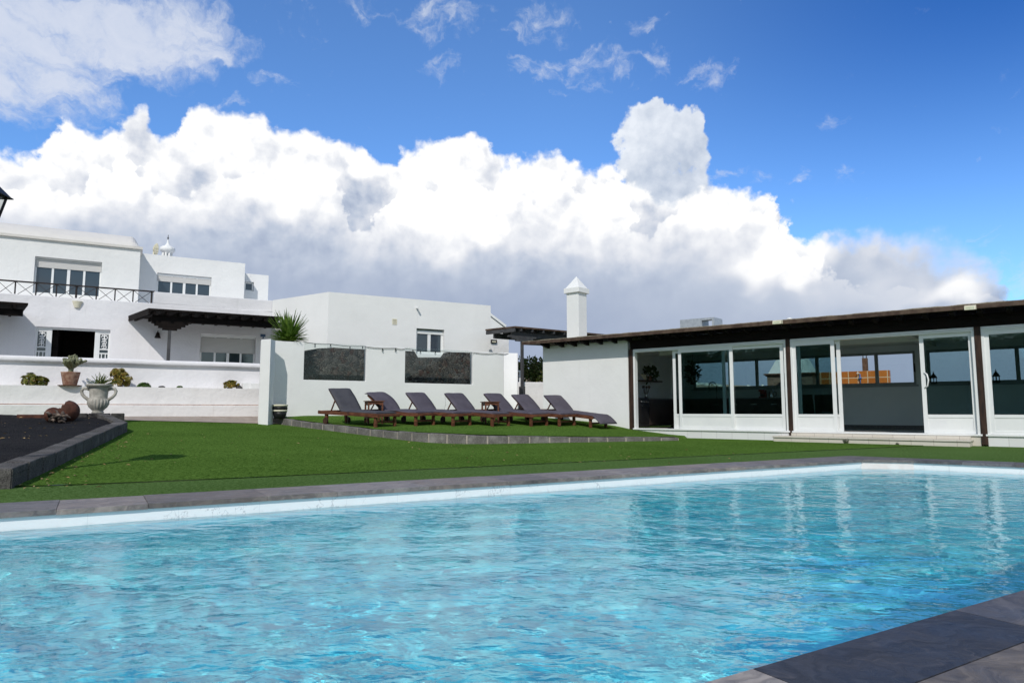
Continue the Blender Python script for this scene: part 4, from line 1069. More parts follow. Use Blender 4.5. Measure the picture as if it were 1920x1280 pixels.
# pebbly roofing felt edge above the fascia
M['roof_felt'] = rough_mat('pebbled_roof_felt', (0.20, 0.17, 0.12), (0.36, 0.33, 0.26), 20.0, 0.95, 0.6, 60.0, 0.01)
mb = MB(); n = 150; fr = random.Random(4); x0 = aHL - .43; x1 = AEND + .4
zz = [ZE1 + .022 + fr.uniform(0, .014) for _ in range(n + 1)]
for i in range(n):
    A0 = x0 + (x1 - x0) * i / n; A1 = x0 + (x1 - x0) * (i + 1) / n
    mb.hexa([FH.P(A0, -.52, ZE1 + .0125), FH.P(A1, -.52, ZE1 + .0125), FH.P(A1, RB, roofz(RB) + .012), FH.P(A0, RB, roofz(RB) + .012),
             FH.P(A0, -.52, zz[i]), FH.P(A1, -.52, zz[i + 1]), FH.P(A1, RB, roofz(RB) + .03), FH.P(A0, RB, roofz(RB) + .03)])
mb.build('roof_felt', M['roof_felt'], ph, weld=True)
mb = MB()
ends = [au(u, 640, -.3) for u in (1019, 1046, 1070, 1093, 1119, 1146)]
sp = (ends[-1] - ends[0]) / 5
x = ends[-1] + sp; xs = list(ends)
while x < AEND: xs.append(x); x += sp
for x in xs:
    mb.hexa([FH.P(x - .045, -.40, ZE1 - .13), FH.P(x + .045, -.40, ZE1 - .13), FH.P(x + .045, -.02, ZE1 - .205), FH.P(x - .045, -.02, ZE1 - .205),
             FH.P(x - .045, -.44, ZE1 - .058), FH.P(x + .045, -.44, ZE1 - .058), FH.P(x + .045, -.02, ZE1 - .058), FH.P(x - .045, -.02, ZE1 - .058)])
mb.build('rafter_ends', M['dark_wood'], ph)
# posts
for (u0, u1) in ((1180.5, 1188), (1477, 1485), (1834.5, 1847)):
    mb = MB(); mb.box(FH, au(u0), au(u1), -.03, .12, .03, ZT); mb.build('post', M['post_wood'], ph, bevel=.008)
x = aB3 + 4.3
for k in range(2): mb = MB(); mb.box(FH, x, x + .14, -.03, .12, .03, ZT); mb.build('post', M['dark_wood'], ph); x += 4.4
mb = MB(); mb.box(FH, au(1188.3), au(1476.7), .0, .16, -.05, ZF - .02); mb.build('plinth', M['tile_white'], ph); mb = MB(); mb.box(FH, au(1847.3), AEND, .0, .16, -.05, ZF - .02); mb.build('plinth', M['tile_white'], ph)
mb = MB(); mb.box(FH, au(1485.3), au(1834.2), .0, .16, -.05, ZF - .02); mb.build('plinth', M['tile_beige'], ph)
st = MB(); s0, s1 = au(1450, 825, -.55), au(1818, 830, -.55)
st.box(FH, s0, s1, -.55, -.004, -.06, .10); st.box(FH, s0 - .02, s1 + .02, -.575, -.004, .102, .135); st.box(FH, au(1484, 815, -.14), s1 - .02, -.16, -.006, .137, .205)
st.build('step', M['tile_beige'], ph, bevel=.006)

def door_frame(u0, u1, a_override=None):
    a0, a1 = (au(u0), au(u1)) if a_override is None else a_override
    f = MB()
    f.box(FH, a0, a0 + .055, -.01, .15, ZF, ZT - .09); f.box(FH, a1 - .055, a1, -.01, .15, ZF, ZT - .09)
    f.box(FH, a0, a1, .0, .15, ZT - .03, ZT); f.box(FH, a0, a1, -.018, .148, ZT - .062, ZT - .032); f.box(FH, a0, a1, -.008, .146, ZT - .094, ZT - .064)
    f.box(FH, a0 - .03, a1 + .03, -.035, .15, ZF - .018, ZF + .022)
    return f.build('door_frame', M['pvc'], ph, bevel=.004), a0, a1
ZM = FH.px(1420, 776)[1]
def panel(parent, u0, u1, b, a01=None, handle=False):
    a0, a1 = (au(u0, 740, b), au(u1, 740, b)) if a01 is None else a01
    z0, z1 = ZF + .026, ZT - .095; w = .085
    p = MB(); p.box(FH, a0, a0 + w, b, b + .038, z0, z1); p.box(FH, a1 - w, a1, b, b + .038, z0, z1)
    p.box(FH, a0 + w, a1 - w, b, b + .038, z1 - w, z1); p.box(FH, a0 + w, a1 - w, b, b + .038, z0, z0 + w * .8); p.box(FH, a0 + w, a1 - w, b, b + .038, ZM - .07, ZM)
    o = p.build('sliding_door', M['pvc'], parent, bevel=.004)
    k = MB(); k.box(FH, a0 + w - .002, a1 - w + .002, b + .012, b + .028, z0 + w * .8 - .002, ZM - .068); k.build('door_panel', M['pvc'], o)
    g = MB(); g.box(FH, a0 + w - .002, a1 - w + .002, b + .016, b + .022, ZM - .002, z1 - w + .002); g.build('pane', M['glass'], o)
    if handle:
        h = MB(); zc = 1.42; pts = [FH.P(a0 + w * .75, b - .004, zc - .17), FH.P(a0 + w * 1.4, b - .03, zc - .13), FH.P(a0 + w * 1.7, b - .05, zc), FH.P(a0 + w * 1.4, b - .03, zc + .13), FH.P(a0 + w * .75, b - .004, zc + .17)]
        h.tube(pts, .016, 8); h.build('handle', M['pvc'], o)
    return o
f1, *_ = door_frame(1188.3, 1477)
panel(f1, 1262.5, 1361, .100); panel(f1, 1273, 1375.5, .008); panel(f1, 1366.5, 1471.5, .054)
f2, *_ = door_frame(1485.2, 1834.2)
panel(f2, 1488.5, 1568, .008); panel(f2, 1496.5, 1579, .100); panel(f2, 1729, 1831, .054, handle=True)
f3, a30, a31 = door_frame(0, 0, (aB3 - .02, aB3 + 4.28))
panel(f3, 0, 0, .010, (a30 + .05, a30 + 1.62)); panel(f3, 0, 0, .056, (a30 + 1.55, a30 + 3.0)); panel(f3, 0, 0, .102, (a30 + 2.8, a30 + 4.2))
f4, a40, a41 = door_frame(0, 0, (aB3 + 4.46, aB3 + 8.68)); panel(f4, 0, 0, .010, (a40 + .05, a40 + 2.1)); panel(f4, 0, 0, .056, (a40 + 2.0, a40 + 4.15))
mb = MB(); mb.box(FH, AEND - .2, AEND, .0, D, -.05, ZE0 - .03); mb.build('wall', M['plaster_smooth'], ph)
# chimney on the pool house
cu_ = au(1081.5, 600, .75); c = FH.P(cu_, .75, 0); FC = Frame(c.x, c.y, (1.16, -1.0))
zc1 = FH.px(1081, 549.5, .75)[1]; zct = FH.px(1081, 518, .75)[1]; h = .235
mb = MB(); mb.box(FC, -h, h, -h, h, ZE1 - .2, zc1 - .0); che = mb.build('chimney', M['plaster_smooth'], ph, bevel=.01)
mb = MB(); k = h + .065; zk = FH.px(1081, 541.5, .75)[1]; mb.box(FC, -k, k, -k, k, zc1 - .02, zk)
k2 = h + .03; A = [FC.P(-k2, -k2, zk + .001), FC.P(k2, -k2, zk + .001), FC.P(k2, k2, zk + .001), FC.P(-k2, k2, zk + .001)]; T = FC.P(0, 0, zct)
for i in range(4): mb.quad([A[i], A[(i + 1) % 4], T])
mb.quad(A[::-1]); mb.build('chimney_cap', M['plaster_smooth'], che, bevel=.006)
# extractor box on the roof
x0 = au(1275, 605, .9); mb = MB(); FX = FH.shift(.9, x0); w = .62; zb0 = roofz(.9) - .05; zx = FH.px(1300, 597.5, .9)[1]
mb.box(FX, 0, w, 0, .6, zb0, zx)
mb.box(FX, w + .001, w + .05, 0, .05, zb0, zx - .02); mb.box(FX, w + .36, w + .42, 0, .05, zb0, zx - .02); mb.box(FX, w + .05, w + .36, 0, .05, zx - .07, zx - .02)
mb.hexa([FX.P(w + .001, .0, zx - .02), FX.P(w + .42, .0, zx - .02), FX.P(w + .42, .6, zx - .02), FX.P(w + .001, .6, zx - .02), FX.P(w + .001, .0, zx - .005), FX.P(w + .42, .0, zx - .005), FX.P(w + .42, .6, zx - .005), FX.P(w + .001, .6, zx - .005)])
mb.box(FX, w + .40, w + .42, .05, .6, zb0, zx - .02)
tag(mb.build('roof_extractor', M['galv'], bevel=.008), 'galvanised metal extractor box with an open side on the pool house roof', 'extractor')
# floodlights on the fascia, vent cowl
for (u, v, dirn) in ((1460, 604, 'middle'), (1820, 577, 'right')):
    a0, z0 = FH.px(u, v, -.55); fl_ = thing('floodlight', {'middle': 'small cream floodlight clipped to the fascia left of the second timber post', 'right': 'small cream floodlight clipped to the fascia near the right edge, above the third post'}[dirn], 'floodlight', tuple(FH.P(a0, -.55, z0)), 'floodlights on the pool house fascia')
    b_ = MB(); p = FH.P(a0, -.60, z0)
    b_.hexa([FH.P(a0 - .10, -.72, z0 - .06), FH.P(a0 + .10, -.72, z0 - .06), FH.P(a0 + .10, -.54, z0 - .045), FH.P(a0 - .10, -.54, z0 - .045), FH.P(a0 - .10, -.70, z0 + .03), FH.P(a0 + .10, -.70, z0 + .03), FH.P(a0 + .10, -.54, z0 + .055), FH.P(a0 - .10, -.54, z0 + .055)])
    b_.build('housing', M['cream'], fl_, bevel=.008)
    l_ = MB(); l_.hexa([FH.P(a0 - .075, -.727, z0 - .045), FH.P(a0 + .075, -.727, z0 - .045), FH.P(a0 + .075, -.721, z0 - .045), FH.P(a0 - .075, -.721, z0 - .045), FH.P(a0 - .075, -.708, z0 + .015), FH.P(a0 + .075, -.708, z0 + .015), FH.P(a0 + .075, -.702, z0 + .015), FH.P(a0 - .075, -.702, z0 + .015)])
    l_.build('lens', M['clear_glass'], fl_)
a0, z0 = FH.px(1480, 602, .3); mb = MB(); mb.lathe(FH.P(a0, .3, z0 - .1), [(.035, 0), (.035, .13), (.07, .14), (.07, .17), (.02, .19)], 12)
tag(mb.build('vent_cowl', M['pvc']), 'tiny white vent cowl on the pool house roof edge', 'vent')

wdr = random.Random(14)
for (u, v, s_, lab, nl) in ((1586, 833, .055, 'small grey-green weed growing against the pool house step, the left one', 60), (1683, 835, .03, 'tiny weed sprouting at the foot of the pool house step, the right one', 26)):
    a_w = au(u, v, -.60); c = FH.P(a_w, -.60, .0); q = MB()
    for i in range(nl):
        t = wdr.random() * 6.28; d = Vector((math.cos(t) * wdr.uniform(.1, .9), math.sin(t) * wdr.uniform(.1, .9), 1)).normalized(); L_ = s_ * wdr.uniform(1, 2.4); w = d.cross(Vector((1, .3, 0))).normalized() * .006
        o_ = c + Vector((wdr.uniform(-s_, s_) * .6, wdr.uniform(-.02, .02), 0)); q.quad([o_ - w, o_ + d * L_ * .5 - w * 1.5, o_ + d * L_, o_ + d * L_ * .5 + w * 1.5])
    WEEDS = globals().setdefault('WEEDS', []); WEEDS.append((q, lab))

# ------------------------------------------------------------------ inside the pool house
kit = thing('kitchen_counter', 'dark kitchen counter under the rear windows of the pool house', 'counter', tuple(FH.P(1.8, D - .3, ZF)))
KC = .92 + ZF; kx1 = au(1476, 740, D - .6) + .25
mb = MB(); mb.box(FH, EW + .64, kx1, D - .58, D - .02, ZF + .08, KC - .04); mb.box(FH, EW + .012, EW + .60, 1.75, D - .02, ZF + .08, KC - .04); mb.build('cabinets', M['kitchen'], kit)
mb = MB(); mb.box(FH, EW + .601, kx1 + .02, D - .62, D - .015, KC - .038, KC); mb.box(FH, EW + .01, EW + .60, 1.72, D - .015, KC - .038, KC); mb.build('worktop', M['worktop'], kit, bevel=.005)
for i in range(6):
    x = .8 + i * .62
    if x > kx1 - .3: break
    mb = MB(); mb.bar(FH.P(x, D - .60, ZF + .72), FH.P(x + .18, D - .60, ZF + .72), .016); mb.build('handle', M['steel'], kit)
ov = thing('cooker', 'black kitchen cooker with an oven door, inside the left doorway', 'cooker', tuple(FH.P(EW + .3, 1.4, ZF)))
mb = MB(); mb.box(FH, EW + .012, EW + .60, 1.12, 1.71, ZF + .02, KC - .002); mb.build('body', M['black'], ov, bevel=.008)
mb = MB(); mb.box(FH, EW + .601, EW + .625, 1.15, 1.68, ZF + .16, ZF + .70); mb.build('oven_door', M['black'], ov, bevel=.006)
mb = MB(); mb.bar(FH.P(EW + .65, 1.2, ZF + .66), FH.P(EW + .65, 1.63, ZF + .66), .02); mb.build('handle', M['steel'], ov)
for i in range(5): mb = MB(); y = 1.2 + i * .105; mb.tube([FH.P(EW + .602, y, ZF + .80), FH.P(EW + .63, y, ZF + .80)], .02, 10); mb.build('knob', M['steel'], ov)
hood = MB(); hood.hexa([FH.P(EW + .012, .95, 1.72), FH.P(EW + .50, .95, 1.72), FH.P(EW + .50, 1.65, 1.72), FH.P(EW + .012, 1.65, 1.72), FH.P(EW + .012, 1.15, 2.08), FH.P(EW + .25, 1.15, 2.08), FH.P(EW + .25, 1.5, 2.08), FH.P(EW + .012, 1.5, 2.08)])
hood.box(FH, EW + .012, EW + .25, 1.15, 1.5, 2.082, 2.598)
tag(hood.build('cooker_hood', M['galv'], bevel=.004), 'pale sloping cooker hood on the kitchen end wall', 'cooker hood')
shf = MB(); shf.box(FH, EW + .004, EW + .26, 1.85, 3.3, 1.70, 1.74); tag(shf.build('wall_shelf', M['brown_wood']), 'wooden wall shelf carrying a dark leafy plant in the kitchen', 'shelf')
bx = MB(); bx.box(FH, EW + .03, EW + .22, 1.92, 2.28, 1.742, 1.92); tag(bx.build('storage_box', M['cream'], bevel=.01), 'pale storage box on the kitchen wall shelf', 'box')

def leaf_clump(mb, c, rad, n, size, rnd, up=0.3, squash=(1, 1, 1), shell=0.35):
    """scatter small pointed leaves through an uneven crown"""
    for i in range(n):
        while True:
            v = Vector((rnd.uniform(-1, 1), rnd.uniform(-1, 1), rnd.uniform(-1, 1)))
            if shell < v.length < 1: break
        k = 1 + .35 * mnoise.noise(v * 2.2 + c)
        p = c + Vector((v.x * squash[0], v.y * squash[1], v.z * squash[2])) * rad * k
        d = (v + Vector((rnd.uniform(-.8, .8), rnd.uniform(-.8, .8), rnd.uniform(-.5, .8) + up))).normalized()
        s = size * rnd.uniform(.6, 1.3); w = d.cross(Vector((rnd.uniform(-1, 1), rnd.uniform(-1, 1), rnd.uniform(-1, 1)))).normalized() * s * .35
        mb.quad([p, p + d * s * .5 + w, p + d * s, p + d * s * .5 - w])
def leaf_mat(name, c1, c2, c3=None, scale=9.0, rough=0.5):
    m, b, out = new_mat(name); p = pos(b)
    col = b.mix(b.mr(b.noise(p, scale, 4.0, 0.6), 0.36, 0.64), (*c1, 1), (*c2, 1))
    if c3: col = b.mix(b.mr(b.noise(b.mapping(p, loc=(7, 3, 1)), scale * 1.4, 3.0, 0.6), 0.52, 0.68), col, (*c3, 1))
    d = b.new('ShaderNodeBsdfDiffuse'); t = b.new('ShaderNodeBsdfTranslucent'); g = b.new('ShaderNodeBsdfGlossy'); g.inputs['Roughness'].default_value = rough; g.inputs[0].default_value = (.6, .6, .6, 1)
    b.l.new(col, d.inputs[0]); b.l.new(col, t.inputs[0])
    m1 = b.new('ShaderNodeMixShader'); m1.inputs[0].default_value = .25; b.l.new(d.outputs[0], m1.inputs[1]); b.l.new(t.outputs[0], m1.inputs[2])
    m2 = b.new('ShaderNodeMixShader'); m2.inputs[0].default_value = .05; b.l.new(m1.outputs[0], m2.inputs[1]); b.l.new(g.outputs[0], m2.inputs[2])
    b.l.new(m2.outputs[0], out.inputs[0]); return m
M['leaf_green'] = leaf_mat('dark_leaf', (.018, .045, .012), (.05, .10, .025))
M['leaf_hedge'] = leaf_mat('hedge_leaf', (.045, .085, .020), (.15, .19, .045), (.26, .17, .08))
M['succ'] = leaf_mat('olive_succulent_leaf', (.06, .095, .015), (.20, .20, .03), (.24, .13, .03))
M['succ_gold'] = leaf_mat('golden_succulent_leaf', (.11, .11, .015), (.30, .24, .04), (.30, .13, .03))
M['succ_green'] = leaf_mat('green_succulent_leaf', (.04, .10, .02), (.12, .20, .04))
M['aloe'] = leaf_mat('aloe_leaf', (.06, .10, .025), (.18, .22, .06), (.25, .22, .10))
M['cactus'] = leaf_mat('grey_green_cactus', (.15, .17, .09), (.28, .29, .17), (.34, .32, .21), 22.0)
M['yucca'] = leaf_mat('yucca_leaf', (.055, .12, .014), (.17, .28, .040), None, 4.0, .4)
for q, lab in WEEDS: tag(q.build('weed', leaf_mat('weed_leaf', (.10, .12, .07), (.20, .21, .14))), lab, 'weed')
M['stem'] = rough_mat('woody_stem', (.09, .065, .045), (.16, .12, .085), 12.0, .85, .4)
for (bb, lab, c, n, rad) in ((2.55, 'dark leafy trailing plant in a pot on the kitchen shelf', FH.P(EW + .16, 2.6, 1.95), 260, .25),):
    t_ = thing('potted_plant', lab, 'plant', tuple(FH.P(EW + .16, 2.6, 1.742)))
    q = MB(); q.lathe(FH.P(EW + .16, 2.6, 1.742), [(.07, 0), (.09, .14), (.08, .14), (.07, .12)], 14); q.build('pot', M['terracotta'], t_)
    q = MB(); leaf_clump(q, c, rad, n, .11, random.Random(2)); q.build('foliage', M['leaf_green'], t_)
t_ = thing('hanging_plant', 'dark hanging plant in front of the left rear window', 'plant', tuple(FH.P(au(1300, 700, 3.6), 3.6, 2.6)))
cc = FH.P(*(lambda q: (q[0], 3.6, q[1]))(FH.px(1299, 702, 3.6))); q = MB(); leaf_clump(q, cc + Vector((0, 0, .06)), .23, 170, .11, random.Random(3), squash=(.9, .9, 1.5)); q.build('foliage', M['leaf_green'], t_)
q = MB(); q.tube([cc + Vector((0, 0, .2)), Vector((cc.x, cc.y, 2.597))], .008, 6); q.lathe(cc - Vector((0, 0, .03)), [(.06, 0), (.10, .12), (.09, .12)], 12); q.build('pot', M['black'], t_)
ut = FH.P(EW + .34, 2.02, KC); t_ = thing('utensil_jar', 'steel jar of wooden kitchen utensils on the counter by the cooker', 'jar', tuple(ut))
q = MB(); q.lathe(ut + Vector((0, 0, .002)), [(.055, 0), (.055, .16), (.048, .16), (.046, .02)], 16); q.build('jar', M['steel'], t_)
for i in range(5):
    q = MB(); tt = i * 1.3; e = ut + Vector((.11 * math.cos(tt), .11 * math.sin(tt), .34)); q.tube([ut + Vector((.02 * math.cos(tt), .02 * math.sin(tt), .05)), e], .009, 6); q.lathe(e - Vector((0, 0, .03)), [(.01, 0), (.03, .03), (.028, .07), (.01, .09)], 8); q.build('spoon', M['brown_wood'], t_)
fx = au(1343, 740, D - .25); fb = FH.P(fx, D - .22, KC); tp = thing('kitchen_tap', 'tall arched spring tap at the sink under the rear window', 'tap', tuple(fb))
dirn = -FH.ex; q = MB(); q.tube([fb + Vector((0, 0, z)) for z in (.001, .1, .25)], .014, 8); q.build('stem', M['steel'], tp)
q = MB(); pts = [fb + Vector((0, 0, .22)), fb + Vector((0, 0, .42))] + [fb + dirn * (.13 - .13 * math.cos(t)) + Vector((0, 0, .42 + .13 * math.sin(t))) for t in (.5, 1, 1.57, 2.1, 2.6, 3.14)] + [fb + dirn * .26 + Vector((0, 0, .33))]
q.tube(pts, .016, 8); q.build('hose', M['black'], tp); q = MB(); q.tube([fb + dirn * .26 + Vector((0, 0, .33)), fb + dirn * .26 + Vector((0, 0, .22))], [.014, .02], 8); q.build('spout', M['steel'], tp)
kx = au(1447, 740, D - .3); kp = FH.P(kx, D - .3, KC); t_ = thing('kettle', 'shiny steel kettle on the dark kitchen counter', 'kettle', tuple(kp))
q = MB(); q.lathe(kp + Vector((0, 0, .002)), [(.085, 0), (.085, .03), (.07, .20), (.055, .235), (.015, .245), (.015, .265)], 20); q.build('body', M['steel'], t_)
q = MB(); q.tube([kp + FH.ex * .072 + Vector((0, 0, .2)), kp + FH.ex * .14 + Vector((0, 0, .17)), kp + FH.ex * .13 + Vector((0, 0, .06)), kp + FH.ex * .085 + Vector((0, 0, .05))], .011, 8); q.build('handle', M['black'], t_)
kx = au(1430, 740, D - .3); kp = FH.P(kx, D - .3, KC); t_ = thing('coffee_machine', 'red coffee machine beside the steel kettle', 'coffee machine', tuple(kp))
FK = FH.shift(D - .3, kx); q = MB(); q.box(FK, -.09, .09, -.12, .12, KC + .002, KC + .04); q.box(FK, -.09, .09, .02, .12, KC + .041, KC + .26); q.box(FK, -.09, .09, -.12, .019, KC + .20, KC + .26); q.build('body', M['red'], t_, bevel=.012)
q = MB(); q.lathe(FK.P(0, -.05, KC + .041), [(.045, 0), (.05, .08), (.04, .09)], 12); q.build('cup', M['black'], t_)
def chair(p, rot, lab):
    t_ = thing('dining_chair', lab, 'chair', tuple(p), 'dark dining chairs in the pool house'); F = Frame(p.x, p.y, (math.cos(rot), math.sin(rot)))
    q = MB(); q.box(F, -.22, .22, -.22, .22, p.z + .43, p.z + .47); q.build('seat', M['black'], t_, bevel=.01)
    q = MB(); q.hexa([F.P(-.22, .20, p.z + .48), F.P(.22, .20, p.z + .48), F.P(.22, .225, p.z + .48), F.P(-.22, .225, p.z + .48), F.P(-.21, .29, p.z + .95), F.P(.21, .29, p.z + .95), F.P(.21, .315, p.z + .95), F.P(-.21, .315, p.z + .95)]); q.build('backrest', M['black'], t_, bevel=.01)
    for i in (-1, 1):
        for j in (-1, 1): q = MB(); q.bar(F.P(i * .19, j * .18, p.z + .43), F.P(i * .2, j * .21, p.z + .001), .03); q.build('leg', M['steel'] if False else M['black'], t_)
c1_ = FH.P(au(1515, 760, 1.6), 1.6, ZF - .012); chair(c1_, math.atan2(FH.ex.y, FH.ex.x) + math.pi, 'dark dining chair behind the glass door, left one of the two, nearer the middle post')
c2_ = FH.P(au(1547, 760, 1.75), 1.75, ZF - .012); chair(c2_, math.atan2(FH.ex.y, FH.ex.x) + math.pi + .15, 'dark dining chair behind the glass door, right one, next to the open doorway')
for u, lab in ((1751, 'small dark metal lantern on the window sill, left one, by the white door handle'), (1868.5, 'small dark metal lantern on the window sill, right one, in the last bay')):
    a0, z0 = FH.px(u, 717, D - .01); p = FH.P(a0, D - .01, zg0 - .070); t_ = thing('table_lantern', lab, 'lantern', tuple(p), 'lanterns on the rear window sill'); s = 1.0
    q = MB(); q.lathe(p, [(.09, .002), (.09, .025)], 8, smooth=False)
    for k in range(6): tt = k * math.pi / 3; q.bar(p + Vector((.075 * math.cos(tt), .075 * math.sin(tt), .02)), p + Vector((.075 * math.cos(tt), .075 * math.sin(tt), .16)), .012)
    q.build('body', M['iron'], t_); q = MB(); q.lathe(p + Vector((0, 0, .16)), [(.10, 0), (.085, .02), (.05, .09), (.02, .12), (.03, .135), (.012, .15), (.004, .20)], 8, smooth=False); q.build('lid', M['iron'], t_)

# ------------------------------------------------------------------ behind the pool house
bb = D + 5.4
FBQ = FH.shift(bb); q0, q1 = FBQ.px(1434, 720)[0], FBQ.px(1529, 720)[0]; zm = FBQ.px(1480, 699)[1]; zq = zm + .06
bq = thing('barbecue', 'outdoor brick barbecue with an arched mouth and a white pyramid hood', 'barbecue', tuple(FBQ.P((q0 + q1) / 2, 0, -.1)))
am = (q0 + q1) / 2; hw = (q1 - q0) / 2 - .10; ah = hw * .62
mb = MB(); mb.wall(FBQ, am - hw, am + hw, -.1, zm - .06, .16, [(am - ah, am + ah, .7, zm - .45)] ); mb.box(FBQ, am - hw, am + hw, .16, .9, -.1, zm - .061)
N = 10; ztop = zm - .45; zarch = .28
for i in range(N):
    x0 = am - ah + 2 * ah * i / N; x1 = am - ah + 2 * ah * (i + 1) / N
mb.build('brickwork', M['brick'], bq)
mb = MB(); pts = [FBQ.P(am - ah, -.004, .72)] + [FBQ.P(am - ah * math.cos(math.pi * i / 14), -.004, ztop - .12 + .30 * math.sin(math.pi * i / 14)) for i in range(15)] + [FBQ.P(am + ah, -.004, .72)]
mb.quad(pts); mb.build('firebox', M['black'], bq)
mb = MB(); mb.box(FBQ, q0, q1, -.10, 1.0, zm - .058, zm - .005); mb.box(FBQ, q0 + .05, q1 - .05, -.05, .95, zm - .11, zm - .06); mb.build('mantel', M['rust'], bq, bevel=.006)
hz = FBQ.px(1480, 655)[1]; mb = MB(); e = hw - .05
mb.hexa([FBQ.P(am - e, 0, zm), FBQ.P(am + e, 0, zm), FBQ.P(am + e, .88, zm), FBQ.P(am - e, .88, zm), FBQ.P(am - .2, .35, hz + .3), FBQ.P(am + .2, .35, hz + .3), FBQ.P(am + .2, .7, hz + .3), FBQ.P(am - .2, .7, hz + .3)]); mb.build('hood', M['plaster'], bq)
FO = FH.shift(D + 6.0); o0, o1 = FO.px(1505, 700)[0], FO.px(1667.5, 700)[0]; zo = FO.px(1640, 694.5)[1]
tl = MB(); tl.box(FO, o0, o1, 0, .2, -.1, zo); tag(tl.build('tiled_wall', M['tile_orange'], bevel=.01), 'low garden wall of orange glazed tiles with pale grout behind the pool house', 'wall')
sx = FO.px(1613, 705)[0]; zs0 = FO.px(1613, 716)[1]; zs1 = FO.px(1613, 699)[1]; t_ = thing('garden_tap', 'blue garden tap with a white spout mounted on the orange tiled wall', 'tap', tuple(FO.P(sx, -.02, zs0)))
mb = MB(); mb.tube([FO.P(sx, -.03, zs0 - .1), FO.P(sx, -.03, zs1 - .05)], .02, 8); mb.lathe(FO.P(sx, -.04, (zs0 + zs1) / 2 - .06), [(.02, 0), (.06, .02), (.06, .05), (.02, .07)], 10); mb.build('valve', M['blue'], t_)
mb = MB(); mb.tube([FO.P(sx, -.03, zs1 - .05), FO.P(sx - .03, -.08, zs1), FO.P(sx - .09, -.14, zs1 - .01)], .016, 8); mb.build('spout', M['pvc'], t_)
FQ = FH.shift(D + 8.5); cx = FQ.px(1621.5, 690)[0]; zt_ = FQ.px(1621, 671)[1]; zr = FQ.px(1621, 666)[1] + .04
t_ = thing('unfinished_column', 'brown concrete column with bare rebar ends rising behind the orange tiled wall', 'column', tuple(FQ.P(cx, 0, -.1)))
mb = MB(); mb.box(FQ, cx - .09, cx + .09, 0, .18, -.1, zt_); mb.build('column', M['rust'], t_)
for i in (-1, 1):
    for j in (0, 1): mb = MB(); mb.tube([FQ.P(cx + i * .06, .03 + .09 * j, zt_ - .02), FQ.P(cx + i * .065, .03 + .09 * j, zr)], .009, 6); mb.build('rebar', M['iron'], t_)
# white houses on the far hill
hh = [(1306, 719, 14, 4), (1318, 718.5, 9, 3), (1327, 720, 12, 4), (1344, 721, 12, 4), (1351, 722, 9, 3), (1398, 726.5, 12, 4), (1408, 726, 10, 4), (1404, 723, 7, 3), (1424, 725.5, 10, 4), (1431, 724.5, 8, 5), (1437, 727, 8, 4), (1414, 727.5, 9, 4)]
def hill_hit(u, v):
    d = ray(u, v)
    for k in range(1200):
        Y = 500 + k * 1.2; p = CAM + d * (Y / d.y); h_ = hill_pt(p.x, p.y).z
        if p.z <= h_: return p
    p = CAM + d * (1190 / d.y); p.z = hill_pt(p.x, p.y).z; return p
for i, (u, v, w, h_) in enumerate(hh):
    p = hill_hit(u, v + 2); k = p.y / 1280; F = Frame(p.x, p.y, (1, .2 * ((i % 3) - 1))); z = hill_pt(p.x, p.y).z
    q = MB(); q.box(F, -w * k / 2, w * k / 2, 0, 9, z - 4, z + h_ * k * .7); q.box(F, -w * k * .3, w * k * .15, 1, 8, z + h_ * k * .7, z + h_ * k * 1.15)
    tag(q.build('hillside_house', M['white_far']), 'tiny white flat-roofed house on the far dry hillside', 'house', 'white houses on the far hillside')

